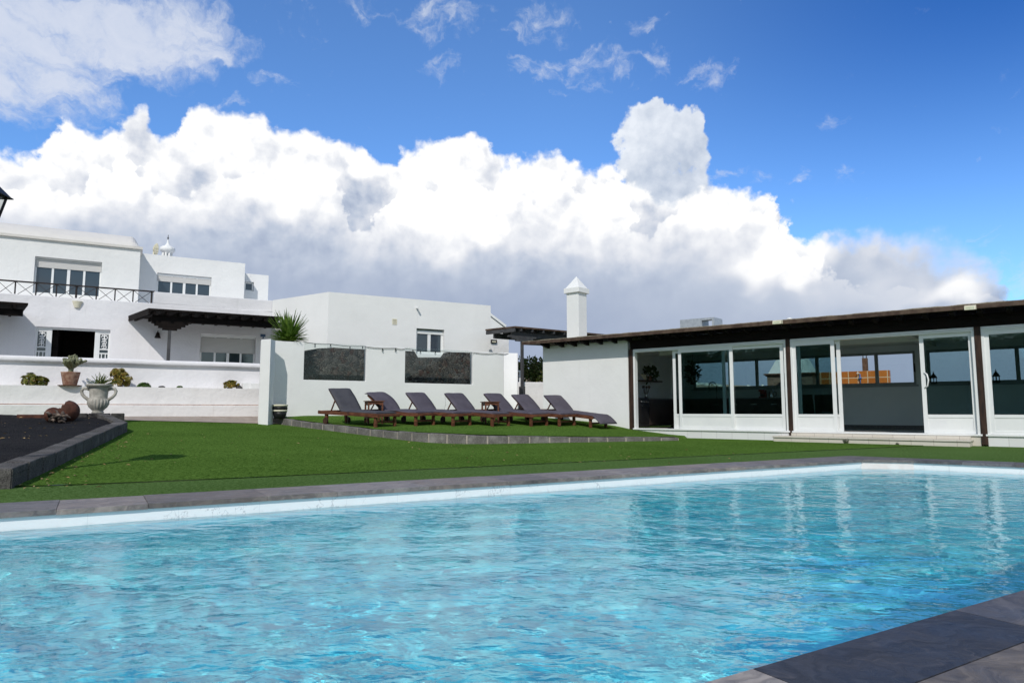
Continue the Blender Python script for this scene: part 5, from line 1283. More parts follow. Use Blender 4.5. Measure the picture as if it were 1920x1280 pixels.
# ================================================================== sun loungers and side tables
def tri(x, y): return plat_z(x, y)
def lounger(u, v, Y, sx, angle, lab, cushion, over=0.0, sag=0.0, backlen=0.80, strap=False):
    d = ray(u, v); P0 = CAM + d * (Y / d.y); nx = Vector((sx, math.sqrt(1 - sx * sx), 0)); lx = Vector((nx.y, -nx.x, 0))      # width and long directions
    zf_ = plat_z(P0.x, P0.y); H0 = P0 - lx * 1.82; zh_ = plat_z(H0.x, H0.y); zf2 = plat_z(*(P0 + nx * .68).xy); slope = (zf_ - zh_) / 1.82; cross = (zf2 - zf_) / .68 * .8
    O = Vector((P0.x, P0.y, zf_))
    def L(x, y, z):
        p = O + lx * x + nx * y; return Vector((p.x, p.y, O.z + x * slope + y * cross + z))
    root = thing('sun_lounger', lab, 'sun lounger', tuple(O), 'sun loungers in a row on the raised lawn')
    def bx(mb, x0, x1, y0, y1, z0, z1): mb.hexa([L(x0, y0, z0), L(x1, y0, z0), L(x1, y1, z0), L(x0, y1, z0), L(x0, y0, z1), L(x1, y0, z1), L(x1, y1, z1), L(x0, y1, z1)])
    f = MB(); 
    for y in (-.05, .70): bx(f, -2.14, .13, y, y + .035, .245, .335)
    bx(f, .095, .128, -.014, .699, .262, .330); bx(f, -2.13, -2.095, -.014, .699, .262, .33); bx(f, -.06, -.02, .04, .66, .10, .145); bx(f, -1.30, -1.25, -.014, .699, .25, .30)
    f.build('frame', M['teak'], root, bevel=.006)
    for (x, y) in ((0, -.012), (0, .64)):
        g_ = MB(); bx(g_, -.038, .038, y - .0, y + .06, -.02, .262); g_.build('leg', M['teak'], root, bevel=.006)
    for y in (-.012, .64):
        g_ = MB(); g_.hexa([L(-1.87, y, .0), L(-1.81, y, .0), L(-1.81, y + .055, .0), L(-1.87, y + .055, .0), L(-1.91, y, .262), L(-1.81, y, .262), L(-1.81, y + .055, .262), L(-1.91, y + .055, .262)])
        lo = g_.build('leg', M['teak'], root, bevel=.006)
        w_ = MB(); c = L(-1.83, y + (.07 if y > .3 else -.045), .075); ax = nx
        w_.tube([c, c + ax * .035], .085, 18); w_.build('wheel', M['wheel_wood'], lo)
    s_ = MB(); n = 13
    for i in range(n): x = -1.26 + 1.30 * i / (n - 1); bx(s_, x, x + .075, -.014, .699, .305, .328)
    s_.build('slats', M['teak'], root)
    ca, sa = math.cos(angle), math.sin(angle)
    def Bk(t, y, off): return L(-1.30 - t * ca + off * sa, y, .325 + t * sa + off * ca)
    b_ = MB()
    for y in (.01, .635):
        b_.hexa([Bk(0, y, 0), Bk(0, y + .04, 0), Bk(backlen, y + .04, 0), Bk(backlen, y, 0), Bk(0, y, .045), Bk(0, y + .04, .045), Bk(backlen, y + .04, .045), Bk(backlen, y, .045)][:4] + [Bk(0, y, .045), Bk(0, y + .04, .045), Bk(backlen, y + .04, .045), Bk(backlen, y, .045)])
    for i in range(8):
        t = .05 + (backlen - .1) * i / 7; b_.hexa([Bk(t, .051, .012), Bk(t, .634, .012), Bk(t + .06, .634, .012), Bk(t + .06, .051, .012), Bk(t, .051, .034), Bk(t, .634, .034), Bk(t + .06, .634, .034), Bk(t + .06, .051, .034)])
    bk = b_.build('backrest', M['teak'], root, weld=True)
    p_ = MB()
    for y in (.06, .60): p_.bar(Bk(backlen * .55, y, 0), L(-1.30 - backlen * .55 * ca - .18, y, .29), .028)
    p_.bar(L(-1.30 - backlen * .55 * ca - .18, .0, .29), L(-1.30 - backlen * .55 * ca - .18, .69, .29), .03); p_.build('prop', M['teak'], bk)
    # mattress: profile swept across the width
    path = []
    x_end = .03 + over
    nseg = 26
    drop = 0.0
    for i in range(nseg + 1):
        x = x_end - (x_end + 1.20) * i / nseg
        z = .332
        if x > .12: z -= .9 * (x - .12) ** 1.25 + .02
        z += sag * math.sin(6 * x) * .012
        path.append((x, z))
    for i in range(1, 6):         # bend
        t = i / 6; a_ = angle * t; path.append((-1.20 - .14 * math.sin(a_) / max(angle, .01) * 1.0 * 1.0, .332 + .14 * (1 - math.cos(a_)) / max(angle, .01)))
    bx0, bz0 = path[-1]
    nb = 16; Lb = backlen - .04 + (.05 if sag else 0)
    for i in range(1, nb + 1):
        t = Lb * i / nb; cv = (.06 if sag else .015) * math.sin(math.pi * i / nb)
        path.append((bx0 - t * ca + cv * sa, bz0 + .012 + t * sa + cv * ca))
    if sag: path.append((path[-1][0] - .05, path[-1][1] - .01))
    m_ = MB(); ny = 10; th = .05; rows_t, rows_b = [], []
    sd = hash(lab) % 97 if False else int(u)
    for i, (x, z) in enumerate(path):
        q0 = path[max(0, i - 1)]; q1 = path[min(len(path) - 1, i + 1)]; tx, tz = q1[0] - q0[0], q1[1] - q0[1]; l = math.hypot(tx, tz) or 1; nxx, nzz = tz / l, -tx / l
        if nzz < 0 and abs(nxx) < .9: nxx, nzz = -nxx, -nzz
        rt, rb_ = [], []
        for j in range(ny + 1):
            y = -.02 + .72 * j / ny; e = min(j, ny - j); puff = th * (.55 if e == 0 else .92 if e == 1 else 1.0)
            w = .006 * mnoise.noise(Vector((x * 5, y * 5, sd))) + .010 * mnoise.noise(Vector((x * 1.8, y * 2.2, sd + 9)))
            if i in (0, len(path) - 1): puff *= .6
            rt.append(L(x + nxx * (puff + w), y + .012 * mnoise.noise(Vector((x * 2, j // 9, sd))), z + nzz * (puff + w))); rb_.append(L(x, y, z + .002))
        rows_t.append(rt); rows_b.append(rb_)
    for i in range(len(path) - 1):
        for j in range(ny): m_.quad([rows_t[i][j], rows_t[i + 1][j], rows_t[i + 1][j + 1], rows_t[i][j + 1]], True); m_.quad([rows_b[i][j + 1], rows_b[i + 1][j + 1], rows_b[i + 1][j], rows_b[i][j]])
        m_.quad([rows_b[i][0], rows_b[i + 1][0], rows_t[i + 1][0], rows_t[i][0]], True); m_.quad([rows_t[i][ny], rows_t[i + 1][ny], rows_b[i + 1][ny], rows_b[i][ny]], True)
    for r in (0, len(path) - 1):
        for j in range(ny): m_.quad([rows_t[r][j], rows_t[r][j + 1], rows_b[r][j + 1], rows_b[r][j]])
    mt = m_.build('mattress', cushion, root, weld=True)
    if strap:
        k = MB(); p = Bk(backlen - .03, .0, .03); k.bar(p, p + Vector((.02, -.01, -.28)), .012, .004); k.bar(p + Vector((.02, -.01, -.28)), p + Vector((-.01, -.02, -.42)), .012, .004); k.build('strap', cushion, mt)
    k = MB(); p = L(-.95, -.055, .34); k.bar(p, p - Vector((0, 0, .30)), .006, .003); k.bar(p + lx * .02, p + lx * .03 - Vector((0, 0, .2)), .006, .003); k.build('tie', M['cushion2'], mt)
    return root
M['wheel_wood'] = rough_mat('dark_wheel', (.03, .014, .01), (.06, .028, .018), 8.0, .6, .3)
cu1, cu2 = M['cushion'], M['cushion2']
LNG = [(703, 800, 17.0, .584, R(48), 'charcoal-cushioned teak lounger at the left end of the row, backrest steepest', cu2, 0, 0, .75, False),
       (778.5, 799.5, 17.75, .60, R(34), 'purple-grey lounger with a sagging cushion, right of the first side table', cu1, -.03, 1, .70, False),
       (848.5, 798.5, 18.0, .62, R(41), 'third lounger from the left, between the sagging one and the one with a dangling strap', cu1, 0, 0, .69, False),
       (922, 799, 18.25, .65, R(40), 'lounger with a strap dangling from its backrest, left of the second side table', cu1, -.02, 0, .70, True),
       (995, 799.5, 18.8, .68, R(39), 'lounger just right of the second side table, fifth in the row', cu1, 0, 0, .70, False),
       (1048, 798.5, 19.15, .69, R(37), 'lounger in front of the dark pergola post, sixth in the row', cu1, .02, 0, .69, False),
       (1106.5, 802, 19.25, .745, R(36), 'lounger beside the pool house wall with its cushion drooping over the foot end', cu1, .36, 0, .69, False)]
for a_ in LNG: lounger(*a_)
def table(u, Y, rot, lab):
    d = ray(u, 790); p = CAM + d * (Y / d.y); p.z = plat_z(p.x, p.y); F = Frame(p.x, p.y, (math.cos(rot), math.sin(rot)))
    t_ = thing('side_table', lab, 'side table', tuple(p), 'teak side tables between the loungers'); h = .60; s = .235
    m_ = MB()
    for i in range(5): y0 = -s + 2 * s * i / 5; m_.box(F, -s, s, y0 + .004, y0 + 2 * s / 5 - .004, p.z + h - .022, p.z + h)
    m_.build('table_top', M['teak'], t_, bevel=.004)
    m_ = MB(); e = s - .05
    for q, r_ in (((-e, -e), (e, -e)), ((e, -e), (e, e)), ((e, e), (-e, e)), ((-e, e), (-e, -e))):
        A, B = F.P(q[0], q[1], p.z + h - .055), F.P(r_[0], r_[1], p.z + h - .055); m_.bar(A, B, .02, .062)
        for (C_, D_) in ((A, B), (B, A)): m_.bar(C_ + (D_ - C_) * .08 - Vector((0, 0, .05)), C_ + (D_ - C_) * .26 - Vector((0, 0, .02)), .018, .04)
    m_.build('apron', M['teak'], t_)
    for i in (-1, 1):
        for j in (-1, 1): m_ = MB(); m_.bar(F.P(i * e, j * e, p.z - .03), F.P(i * e, j * e, p.z + h - .024), .042, up=F.ey); m_.build('leg', M['teak'], t_, bevel=.004)
    m_ = MB(); m_.bar(F.P(-e, 0, p.z + .15), F.P(e, 0, p.z + .15), .03, .03)
    for i in (-1, 1): m_.bar(F.P(i * e, -e, p.z + .15), F.P(i * e, e, p.z + .15), .03, .03)
    m_.build('stretcher', M['teak'], t_)
table(700.5, 18.45, R(25), 'small slatted teak side table between the first two loungers on the left')
table(919, 19.6, R(18), 'small slatted teak side table behind the lounger with the dangling strap')

# ------------------------------------------------------------------ string lights
pts = [FW.P(*(lambda q: (q[0], -.03, q[1]))(FW.px(u, v, -.03))) for u, v in ((571, 641), (620, 645), (680, 649), (742, 652.5), (760, 653.5), (830, 658.5), (890, 661), (930, 662), (958, 662.5))]
sl = thing('string_lights', 'black festoon light cable strung along the top of the privacy wall', 'string lights', tuple(pts[0]))
mb = MB(); dense = []
for p, q in zip(pts, pts[1:]):
    for k in range(5): t = k / 5; r = p.lerp(q, t); r.z -= .03 * math.sin(math.pi * t); dense.append(r)
dense.append(pts[-1]); mb.tube(dense, .008, 6); mb.build('cable', M['black'], sl)
for u in (592, 622, 654, 684, 713, 743, 769, 794, 817, 843, 868):
    a_ = FW.px(u, 650, -.03)[0]
    best = min(dense, key=lambda r: abs((r - FW.o).dot(FW.ex) - a_)); 
    mb = MB(); mb.lathe(best - Vector((0, 0, .05)), [(.012, 0), (.018, .012), (.018, .05)], 8); bo = mb.build('bulb_holder', M['black'], sl)
    mb = MB(); mb.lathe(best - Vector((0, 0, .12)), [(.006, 0), (.026, .02), (.028, .045), (.014, .07)], 10); mb.build('bulb', M['lamp_glass'], bo)

# ------------------------------------------------------------------ pots, plants and ornaments
def ptz(F, u, v, b): a_, z_ = F.px(u, v, b); return F.P(a_, b, z_)
pk = at(524.5, 777, 19.55); pk.z = plat_z(pk.x, pk.y) - .01
t_ = thing('planter_pot', 'black pot with two cream bands at the foot of the white pier', 'pot', tuple(pk)); s = .205 / .13 * .13
def ring(z0, z1, r0, r1, nm, m): q = MB(); q.lathe(pk, [(r0, z0), ((r0 + r1) / 2 + .008, (z0 + z1) / 2), (r1, z1)], 24); return q.build(nm, m, t_)
ring(.0, .20, .145, .195, 'body', M['black']); ring(.20, .245, .198, .205, 'band', M['band_cream'] if 'band_cream' in M else M['cream2']) if ('band_cream' in M or 'cream2' in M) else ring(.20, .245, .198, .205, 'band', M['cream'])
ring(.245, .345, .202, .202, 'body', M['black']); ring(.345, .40, .205, .215, 'rim', M['cream'])

yb = ptz(FW, 541, 641, .45); yk = thing('yucca', 'spiky green yucca planted behind the white wall next to the pier', 'yucca', tuple(yb - Vector((0, 0, .4))))
mb = MB(); yr = random.Random(8)
for i in range(330):
    ph_ = yr.random() * 6.283; el = math.asin(min(1, .02 + .98 * yr.random() ** .75))
    d = Vector((math.cos(ph_) * math.cos(el), math.sin(ph_) * math.cos(el), math.sin(el))); Ln = yr.uniform(.58, .92) * (1.05 if el > .8 else .68)
    w = yr.uniform(.022, .034); sd = d.cross(Vector((0, 0, 1))).normalized(); o_ = yb + Vector((0, 0, -.02 + .10 * yr.random())) + d * .05
    droop = Vector((0, 0, -1)) * .10 * (1 - el / 1.57) ** 2
    p = [o_, o_ + d * Ln * .4 + droop * .15, o_ + d * Ln * .75 + droop * .5, o_ + d * Ln + droop]
    ws = [w * .8, w, w * .7, .002]; up = sd.cross(d) * .006
    for k in range(3):
        mb.quad([p[k] - sd * ws[k] + up, p[k], p[k + 1], p[k + 1] - sd * ws[k + 1] + up]); mb.quad([p[k], p[k] + sd * ws[k] + up, p[k + 1] + sd * ws[k + 1] + up, p[k + 1]])
mb.build('leaves', M['yucca'], yk); mb = MB(); mb.tube([yb - Vector((0, 0, .9)), yb - Vector((0, 0, .4)), yb + Vector((0, 0, .06))], [.10, .09, .06], 10); mb.build('stem', M['stem'], yk)

def rosettes(mb, centers, size, rnd, n=9):
    for c, nrm in centers:
        nrm = (nrm + Vector((rnd.uniform(-.3, .3), rnd.uniform(-.3, .3), .3))).normalized(); x = nrm.orthogonal().normalized(); y = nrm.cross(x); s = size * rnd.uniform(.75, 1.25)
        for ringk, (m_, tilt, ss) in enumerate(((n, .35, 1.0), (n - 3, .9, .7))):
            for k in range(m_):
                t = 2 * math.pi * k / m_ + ringk * .4 + rnd.uniform(-.1, .1); d = (x * math.cos(t) + y * math.sin(t)) * math.cos(tilt) + nrm * math.sin(tilt); w = nrm.cross(d).normalized() * s * ss * .28
                a_ = c + d * s * ss * .15; e = c + d * s * ss; mid = c + d * s * ss * .62 + nrm * s * .05
                mb.quad([a_, mid + w, e, mid - w], True)
def succulent(name, label, cat, base, w, h, n, size, m, rnd, lobes=None, stems=True, group=None):
    t_ = thing(name, label, cat, tuple(base), group); mb = MB(); cs = []; st_ = MB()
    lobes = lobes or [(0, .5, .5, .5)]
    for k in range(n):
        lx_, lz, rx_, rz_ = lobes[k % len(lobes)]
        v = Vector((rnd.gauss(0, 1), rnd.gauss(0, 1), rnd.gauss(0, 1))).normalized()
        if v.z < -.55: v.z = -v.z
        r_ = rnd.uniform(.72, 1.0); c = base + Vector((lx_ * w + v.x * rx_ * w * r_, v.y * rx_ * w * .8 * r_, lz * h + v.z * rz_ * h * r_)); c.z = max(c.z, base.z + .02); cs.append((c, v))
        if stems and k % 3 == 0: st_.tube([base + Vector((rnd.uniform(-.03, .03), rnd.uniform(-.03, .03), -.05)), base.lerp(c, .5) + Vector((0, 0, .02)), c], [.014, .011, .007], 5)
    rosettes(mb, cs, size, rnd); mb.build('foliage', m, t_)
    if stems and st_.v: st_.build('stem', M['stem'], t_)
    return t_
rn = random.Random(31)
def pbase(u, v=724, b=.42): p = ptz(FP, u, v, b); p.z = zl - .052; return p
k_ = 20.0 / 1280
succulent('succulent_bush', 'low wide olive succulent bush at the left of the planter, left of the cactus pot', 'succulent', pbase(65), 44 * k_, 26 * k_, 95, .075, M['succ'], rn, [(-.2, .55, .30, .42), (.16, .42, .34, .36), (0, .4, .42, .3)])
succulent('succulent_bush', 'tall golden-green succulent bush behind the urn', 'succulent', pbase(226), 40 * k_, 42 * k_, 150, .075, M['succ_gold'], rn, [(-.12, .70, .32, .2), (.10, .42, .42, .30), (-.02, .3, .42, .28)])
succulent('succulent_bush', 'small bright green succulent right of the tall golden bush', 'succulent', pbase(269), 28 * k_, 12 * k_, 26, .085, M['succ_green'], rn, [(0, .4, .42, .45)], stems=False)
succulent('succulent_bush', 'tiny yellow-green succulent right of the dark rock in the planter', 'succulent', pbase(337), 13 * k_, 8 * k_, 9, .06, M['succ_green'], rn, [(0, .4, .35, .4)], stems=False)
succulent('succulent_bush', 'orange-tinged branching succulent beside the round grey stone', 'succulent', pbase(433), 30 * k_, 21 * k_, 62, .075, M['succ_gold'], rn, [(-.2, .45, .28, .3), (.02, .70, .28, .2), (.26, .58, .26, .26)])
def stone(name, label, cat, c, rx_, ry_, rz_, m, seed, sub=3, rough=.25):
    bm = bmesh.new(); bmesh.ops.create_icosphere(bm, subdivisions=sub, radius=1.0)
    for v in bm.verts: k = 1 + rough * mnoise.noise(v.co * 1.6 + Vector((seed, 0, 0))); v.co = Vector((v.co.x * rx_ * k, v.co.y * ry_ * k, v.co.z * rz_ * k))
    me = bpy.data.meshes.new(name); bm.to_mesh(me); bm.free(); me.materials.append(m)
    for p in me.polygons: p.use_smooth = True
    o = bpy.data.objects.new(name, me); o.location = c; COL.objects.link(o); return tag(o, label, cat)
q = pbase(303); stone('rock', 'small dark rock lying in the planter', 'rock', q + Vector((0, 0, .04)), .12, .09, .07, M['lava'], 3)
q = pbase(369); stone('rock', 'flat brownish rock in the planter, the smallest', 'rock', q + Vector((0, 0, .015)), .11, .08, .05, M['rust'], 6)
q = pbase(448.5, 724, .35); stone('stone_ball', 'round grey stone at the right end of the planter', 'rock', q + Vector((0, 0, .06)), .10, .10, .10, M['kerb'], 1, 3, .05)
# cactus in its terracotta pot on a saucer
cb = ptz(FP, 131, 721.5, .10); cb.z = zl + .001
t_ = thing('cactus_pot', 'bushy grey-green cactus in a large terracotta pot on the planter wall', 'potted plant', tuple(cb))
q = MB(); q.lathe(cb, [(.28, 0), (.30, .012), (.29, .025)], 24); q.build('saucer', M['rust'], t_)
q = MB(); q.lathe(cb + Vector((0, 0, .026)), [(.165, 0), (.175, .02), (.235, .34), (.245, .365), (.215, .365), (.205, .33)], 28); q.build('pot', M['terracotta'], t_)
q = MB(); q.lathe(cb + Vector((0, 0, .34)), [(.215, 0), (.2, .012)], 20); q.build('soil', M['soil'], t_)
q = MB(); cr = random.Random(12)
def cact(p, d, ln, r_, depth):
    n = 7; pts_ = []; rs = []; e = p
    for i in range(n + 1): e = p + d * ln * i / n + Vector((0, 0, 1)) * (.05 * ln * (i / n) ** 2) + Vector((cr.uniform(-1, 1), cr.uniform(-1, 1), 0)) * .006; pts_.append(e); rs.append(r_ * (1 + .16 * (i % 2)) * (.55 if i == n else 1))
    q.tube(pts_, rs, 8)
    if depth:
        for k in range(cr.choice((3, 4))):
            t = cr.random() * 6.28; dd = (d * .8 + Vector((math.cos(t), math.sin(t), .35)) * .8).normalized(); cact(pts_[cr.choice((3, 4, 5, 6))], dd, ln * cr.uniform(.6, .85), r_ * .85, depth - 1)
c0 = cb + Vector((0, 0, .34)); cact(c0, Vector((.03, 0, 1)), .17, .06, 0)
for k in range(9): t = k * .70; cact(c0 + Vector((0, 0, .11 + .03 * (k % 2))), Vector((math.cos(t) * (1.0 if k % 2 else .6), math.sin(t) * (1.0 if k % 2 else .6), .75)).normalized(), .215, .036, 2)
cact(c0 + Vector((0, 0, .14)), Vector((0, .05, 1)), .25, .038, 2)
q.build('cactus', M['cactus'], t_)
# back wall of the gravel bed, urn with aloe, broken jar, root
UB = at(183, 774.5, 16.6); zbw = UB.z
bw_ = thing('stone_wall', 'low dark lava stone wall at the back of the gravel bed, under the urn', 'wall', tuple(UB - Vector((0, 0, .4))))
FG = Frame(UB.x, UB.y, (1, .56)); mb = MB(); gr_ = random.Random(9)
x = -9.0
while x < .55:
    w = gr_.uniform(.35, .6); w = min(w, .58 - x) ; zt0 = zbw + gr_.uniform(-.03, .015)
    if x + w > -.3: zt0 = zbw
    if -2.6 < x < -.9: zt0 -= .05
    mb.box(FG, x, x + w - .01, -.16 + gr_.uniform(-.02, .02), .16, zbw - .55, zt0); x += w
mb.build('stones', M['lava'], bw_, bevel=.02)
un = UB + Vector((0, 0, .002)); ur = thing('stone_urn', 'pale two-handled cast-stone urn on the low lava wall', 'urn', tuple(un)); S = 16.6 / 1280
pr_ = [(10, 0), (10.5, 1.5), (9, 4), (11, 6.5), (15, 11), (17.5, 16), (18, 21), (17, 24.5), (15.5, 26), (15, 28), (15.3, 34), (16, 42), (16.5, 46), (17, 47.5), (22, 49), (22.5, 51), (22, 53), (18, 53), (16, 49)]
q = MB(); q.lathe(un, [(r * S * .98, z * S * 1.02) for r, z in pr_], 108, flute=lambda i, k, z: .13 * abs(math.cos(k * math.pi * 18 / 108)) ** .6 - .08 if 4 <= i <= 7 else 0); q.build('body', M['urn'], ur)
for sgn in (-1, 1):
    q = MB(); px_ = Vector((.95, .3, 0)).normalized() * sgn
    pts_ = [un + px_ * (x * S) + Vector((0, 0, z * S)) for x, z in ((15, 44), (20, 46), (26, 45.5), (28.5, 41), (27, 35), (23, 30), (17, 25.5), (14.5, 25.5))]
    q.tube(pts_, [.042, .04, .04, .038, .036, .036, .04, .04], 10); q.build('handle', M['urn'], ur)
ab = un + Vector((0, 0, 51 * S)); q = MB(); q.lathe(un + Vector((0, 0, 49.5 * S)), [(16.5 * S, 0), (16 * S, .01)], 20); q.build('soil', M['soil'], ur)
t_ = thing('aloe', 'spiky green aloe growing in the stone urn', 'plant', tuple(ab)); mb = MB(); yr = random.Random(4)
for i in range(46):
    ph_ = yr.random() * 6.283; el = .25 + 1.15 * yr.random(); d = Vector((math.cos(ph_) * math.cos(el), math.sin(ph_) * math.cos(el), math.sin(el))); Ln = yr.uniform(.16, .36); w = .018; sd = d.cross(Vector((0, 0, 1))).normalized(); up = sd.cross(d) * .012
    o_ = ab + Vector((yr.uniform(-.08, .08), yr.uniform(-.08, .08), -.01)); crv = Vector((d.x, d.y, 0)) * .06
    p = [o_, o_ + d * Ln * .5, o_ + d * Ln + crv]; ws = [w, w * .8, .002]
    for k in range(2): mb.quad([p[k] - sd * ws[k] + up, p[k], p[k + 1], p[k + 1] - sd * ws[k + 1] + up]); mb.quad([p[k], p[k] + sd * ws[k] + up, p[k + 1] + sd * ws[k + 1] + up, p[k + 1]])
mb.build('leaves', M['aloe'], t_)
jb = at(119, 786, 14.6); jb.z = bed_pt(0, 0).z * 0 + jb.z - .02
jr = thing('clay_jar', 'broken dark red clay jar lying on its side on the black gravel', 'jar', tuple(jb)); S2 = 14.6 / 1280
def shell_pot(c, rx_, rz_, cut, limit, seed):
    q = MB(); n, m_ = 30, 20; cut = cut.normalized(); G = []
    for i in range(m_ + 1):
        t = math.pi * i / m_
        G.append([Vector((math.sin(t) * math.cos(2 * math.pi * k / n), math.sin(t) * math.sin(2 * math.pi * k / n), math.cos(t))) for k in range(n)])
    def P_(v, s_): return c + Vector((v.x * rx_, v.y * rx_, v.z * rz_)) * s_
    def ok(v): return v.dot(cut) < limit + .07 * mnoise.noise(v * 2.5 + Vector((seed, 0, 0)))
    for i in range(m_):
        for k in range(n):
            f = [G[i][k], G[i + 1][k], G[i + 1][(k + 1) % n], G[i][(k + 1) % n]]
            if all(ok(v) for v in f): q.quad([P_(v, 1.0) for v in f], True); q.quad([P_(v, .92) for v in f][::-1], True)
    # broken rim between the two skins
    for i in range(m_):
        for k in range(n):
            f = [G[i][k], G[i + 1][k], G[i + 1][(k + 1) % n], G[i][(k + 1) % n]]
            if all(ok(v) for v in f) or not any(ok(v) for v in f): continue
            e = [v for v in f if ok(v)]
            if len(e) >= 2: q.quad([P_(e[0], 1.0), P_(e[1], 1.0), P_(e[1], .92), P_(e[0], .92)])
    return q
shell_pot(jb + Vector((.02, .06, .19)), .245, .235, Vector((-.75, -.25, .55)), .52, 1).build('jar', M['clay'], jr)
shell_pot(jb + Vector((-.135, -.14, .11)), .165, .165, Vector((-.9, .2, .5)), .86, 5).build('shard', M['clay'], jr)
rt_ = MB(); rb_ = at(106, 788, 14.1); rr2 = random.Random(17)
for i in range(26):
    p = rb_ + Vector((rr2.uniform(-.17, .15), rr2.uniform(-.08, .08), rr2.uniform(-.03, .12))); d = Vector((rr2.uniform(-1, 1), rr2.uniform(-.7, .4), rr2.uniform(-.25, .7))).normalized(); ln = rr2.uniform(.07, .18)
    rt_.tube([p, p + d * ln * .5 + Vector((0, 0, .03)), p + d * ln], [rr2.uniform(.025, .05), rr2.uniform(.02, .035), .008], 6)
ro = tag(rt_.build('gnarled_root', M['driftwood']), 'gnarled grey-brown root stump in front of the broken clay jar', 'root')
lg = MB(); lg.bar(at(33, 781, 15.2), at(86, 781, 15.2), .07, .10); tag(lg.build('wooden_board', M['clay'], bevel=.01), 'dark reddish board lying along the back of the gravel bed', 'board')

# hedge and slatted screen behind the pergola
hb = at(998, 712, 27.8); t_ = thing('hedge_bush', 'dense dark green bush with some reddish leaves beyond the boundary wall', 'bush', (hb.x, hb.y, .4)); mb = MB(); hr = random.Random(6)
for (u, v, r_) in ((978, 700, .55), (992, 694, .6), (1008, 695, .62), (1022, 698, .6), (968, 690, .5), (1000, 708, .6), (1016, 708, .6), (985, 712, .6), (1036, 702, .6), (955, 700, .6)):
    leaf_clump(mb, at(u, v, 28 + hr.uniform(-.4, .4)), r_ * .9, 330, .13, hr, shell=.15)
mb.build('foliage', M['leaf_hedge'], t_); mb = MB()
for i in range(6): p = Vector((hb.x + hr.uniform(-.8, .8), hb.y + hr.uniform(-.2, .2), .3)); mb.tube([p, p + Vector((hr.uniform(-.2, .2), 0, .8)), p + Vector((hr.uniform(-.4, .4), 0, 1.6))], [.05, .04, .02], 6)
mb.build('trunk', M['stem'], t_)
FSc = Frame(-.1, 27.0, (1, .1)); s0, z1_ = FSc.px(958, 694); s1, z0_ = FSc.px(976, 716); t_ = thing('slatted_screen', 'grey slatted metal screen with a pale top rail beside the bush', 'screen', tuple(FSc.P(s0, 0, .4)))
mb = MB(); mb.box(FSc, s0, s1, 0, .05, z1_ - .06, z1_); mb.box(FSc, s1 - .05, s1, 0.001, .049, .4, z1_ - .061); mb.build('frame', M['pvc'], t_)
mb = MB(); z = z0_ - .3
while z < z1_ - .12: mb.hexa([FSc.P(s0, .0, z), FSc.P(s1 - .051, .0, z), FSc.P(s1 - .051, .05, z + .05), FSc.P(s0, .05, z + .05), FSc.P(s0, .0, z + .012), FSc.P(s1 - .051, .0, z + .012), FSc.P(s1 - .051, .05, z + .062), FSc.P(s0, .05, z + .062)]); z += .13
mb.build('slats', M['slate_blue'], t_)

# garden lamp post at the left edge (its lantern only just in view)
LY = 6.6; lp = at(-52, 357, LY); zl0 = lp.z
t_ = thing('lamp_post', 'black iron garden lamp post with a four-sided lantern at the left edge', 'lamp post', (lp.x, lp.y, kz((lp.x, lp.y)) + .1))
w1 = .235; w0 = .14; hl = .36
FLp = Frame(lp.x, lp.y, (1.0, .12))
q = MB(); e = FLp
A = [e.P(-w1, -w1, zl0), e.P(w1, -w1, zl0), e.P(w1, w1, zl0), e.P(-w1, w1, zl0)]; B = [e.P(-.10, -.10, zl0 + .17), e.P(.10, -.10, zl0 + .17), e.P(.10, .10, zl0 + .17), e.P(-.10, .10, zl0 + .17)]
for i in range(4): q.quad([A[i], A[(i + 1) % 4], B[(i + 1) % 4], B[i]])
q.quad(A[::-1]); q.quad(B); q.box(e, -w1 - .01, w1 + .01, -w1 - .01, w1 + .01, zl0 - .012, zl0 - .001); q.lathe(e.P(0, 0, zl0 + .165), [(.09, 0), (.11, .02), (.07, .09), (.03, .12), (.035, .15), (.01, .20)], 10); q.build('lantern_roof', M['iron'], t_)
q = MB()
for sx_ in (-1, 1):
    for sy_ in (-1, 1): q.bar(e.P(sx_ * (w1 - .035), sy_ * (w1 - .035), zl0 - .012), e.P(sx_ * w0, sy_ * w0, zl0 - hl), .022)
for i in range(4):
    sg = ((-1, -1), (1, -1), (1, 1), (-1, 1)); a_, b_ = sg[i], sg[(i + 1) % 4]; q.bar(e.P(a_[0] * w0, a_[1] * w0, zl0 - hl), e.P(b_[0] * w0, b_[1] * w0, zl0 - hl), .03)
fo = q.build('lantern_frame', M['iron'], t_)
q = MB(); k1, k0 = w1 - .045, w0 - .008; Z1, Z0 = zl0 - .014, zl0 - hl + .01
for i in range(4):
    sg = ((-1, -1), (1, -1), (1, 1), (-1, 1)); a_, b_ = sg[i], sg[(i + 1) % 4]
    q.quad([e.P(a_[0] * k0, a_[1] * k0, Z0), e.P(b_[0] * k0, b_[1] * k0, Z0), e.P(b_[0] * k1, b_[1] * k1, Z1), e.P(a_[0] * k1, a_[1] * k1, Z1)])
q.build('pane', M['lamp_glass'], fo)
q = MB(); zz0 = kz((lp.x, lp.y)) + .05; q.lathe(Vector((lp.x, lp.y, zz0)), [(.12, 0), (.12, .15), (.06, .25), (.045, .6), (.04, zl0 - hl - zz0 - .1), (.08, zl0 - hl - zz0 - .06), (.05, zl0 - hl - zz0 - .02), (w0, zl0 - hl - zz0 - .005)], 14); q.build('post', M['iron'], t_)

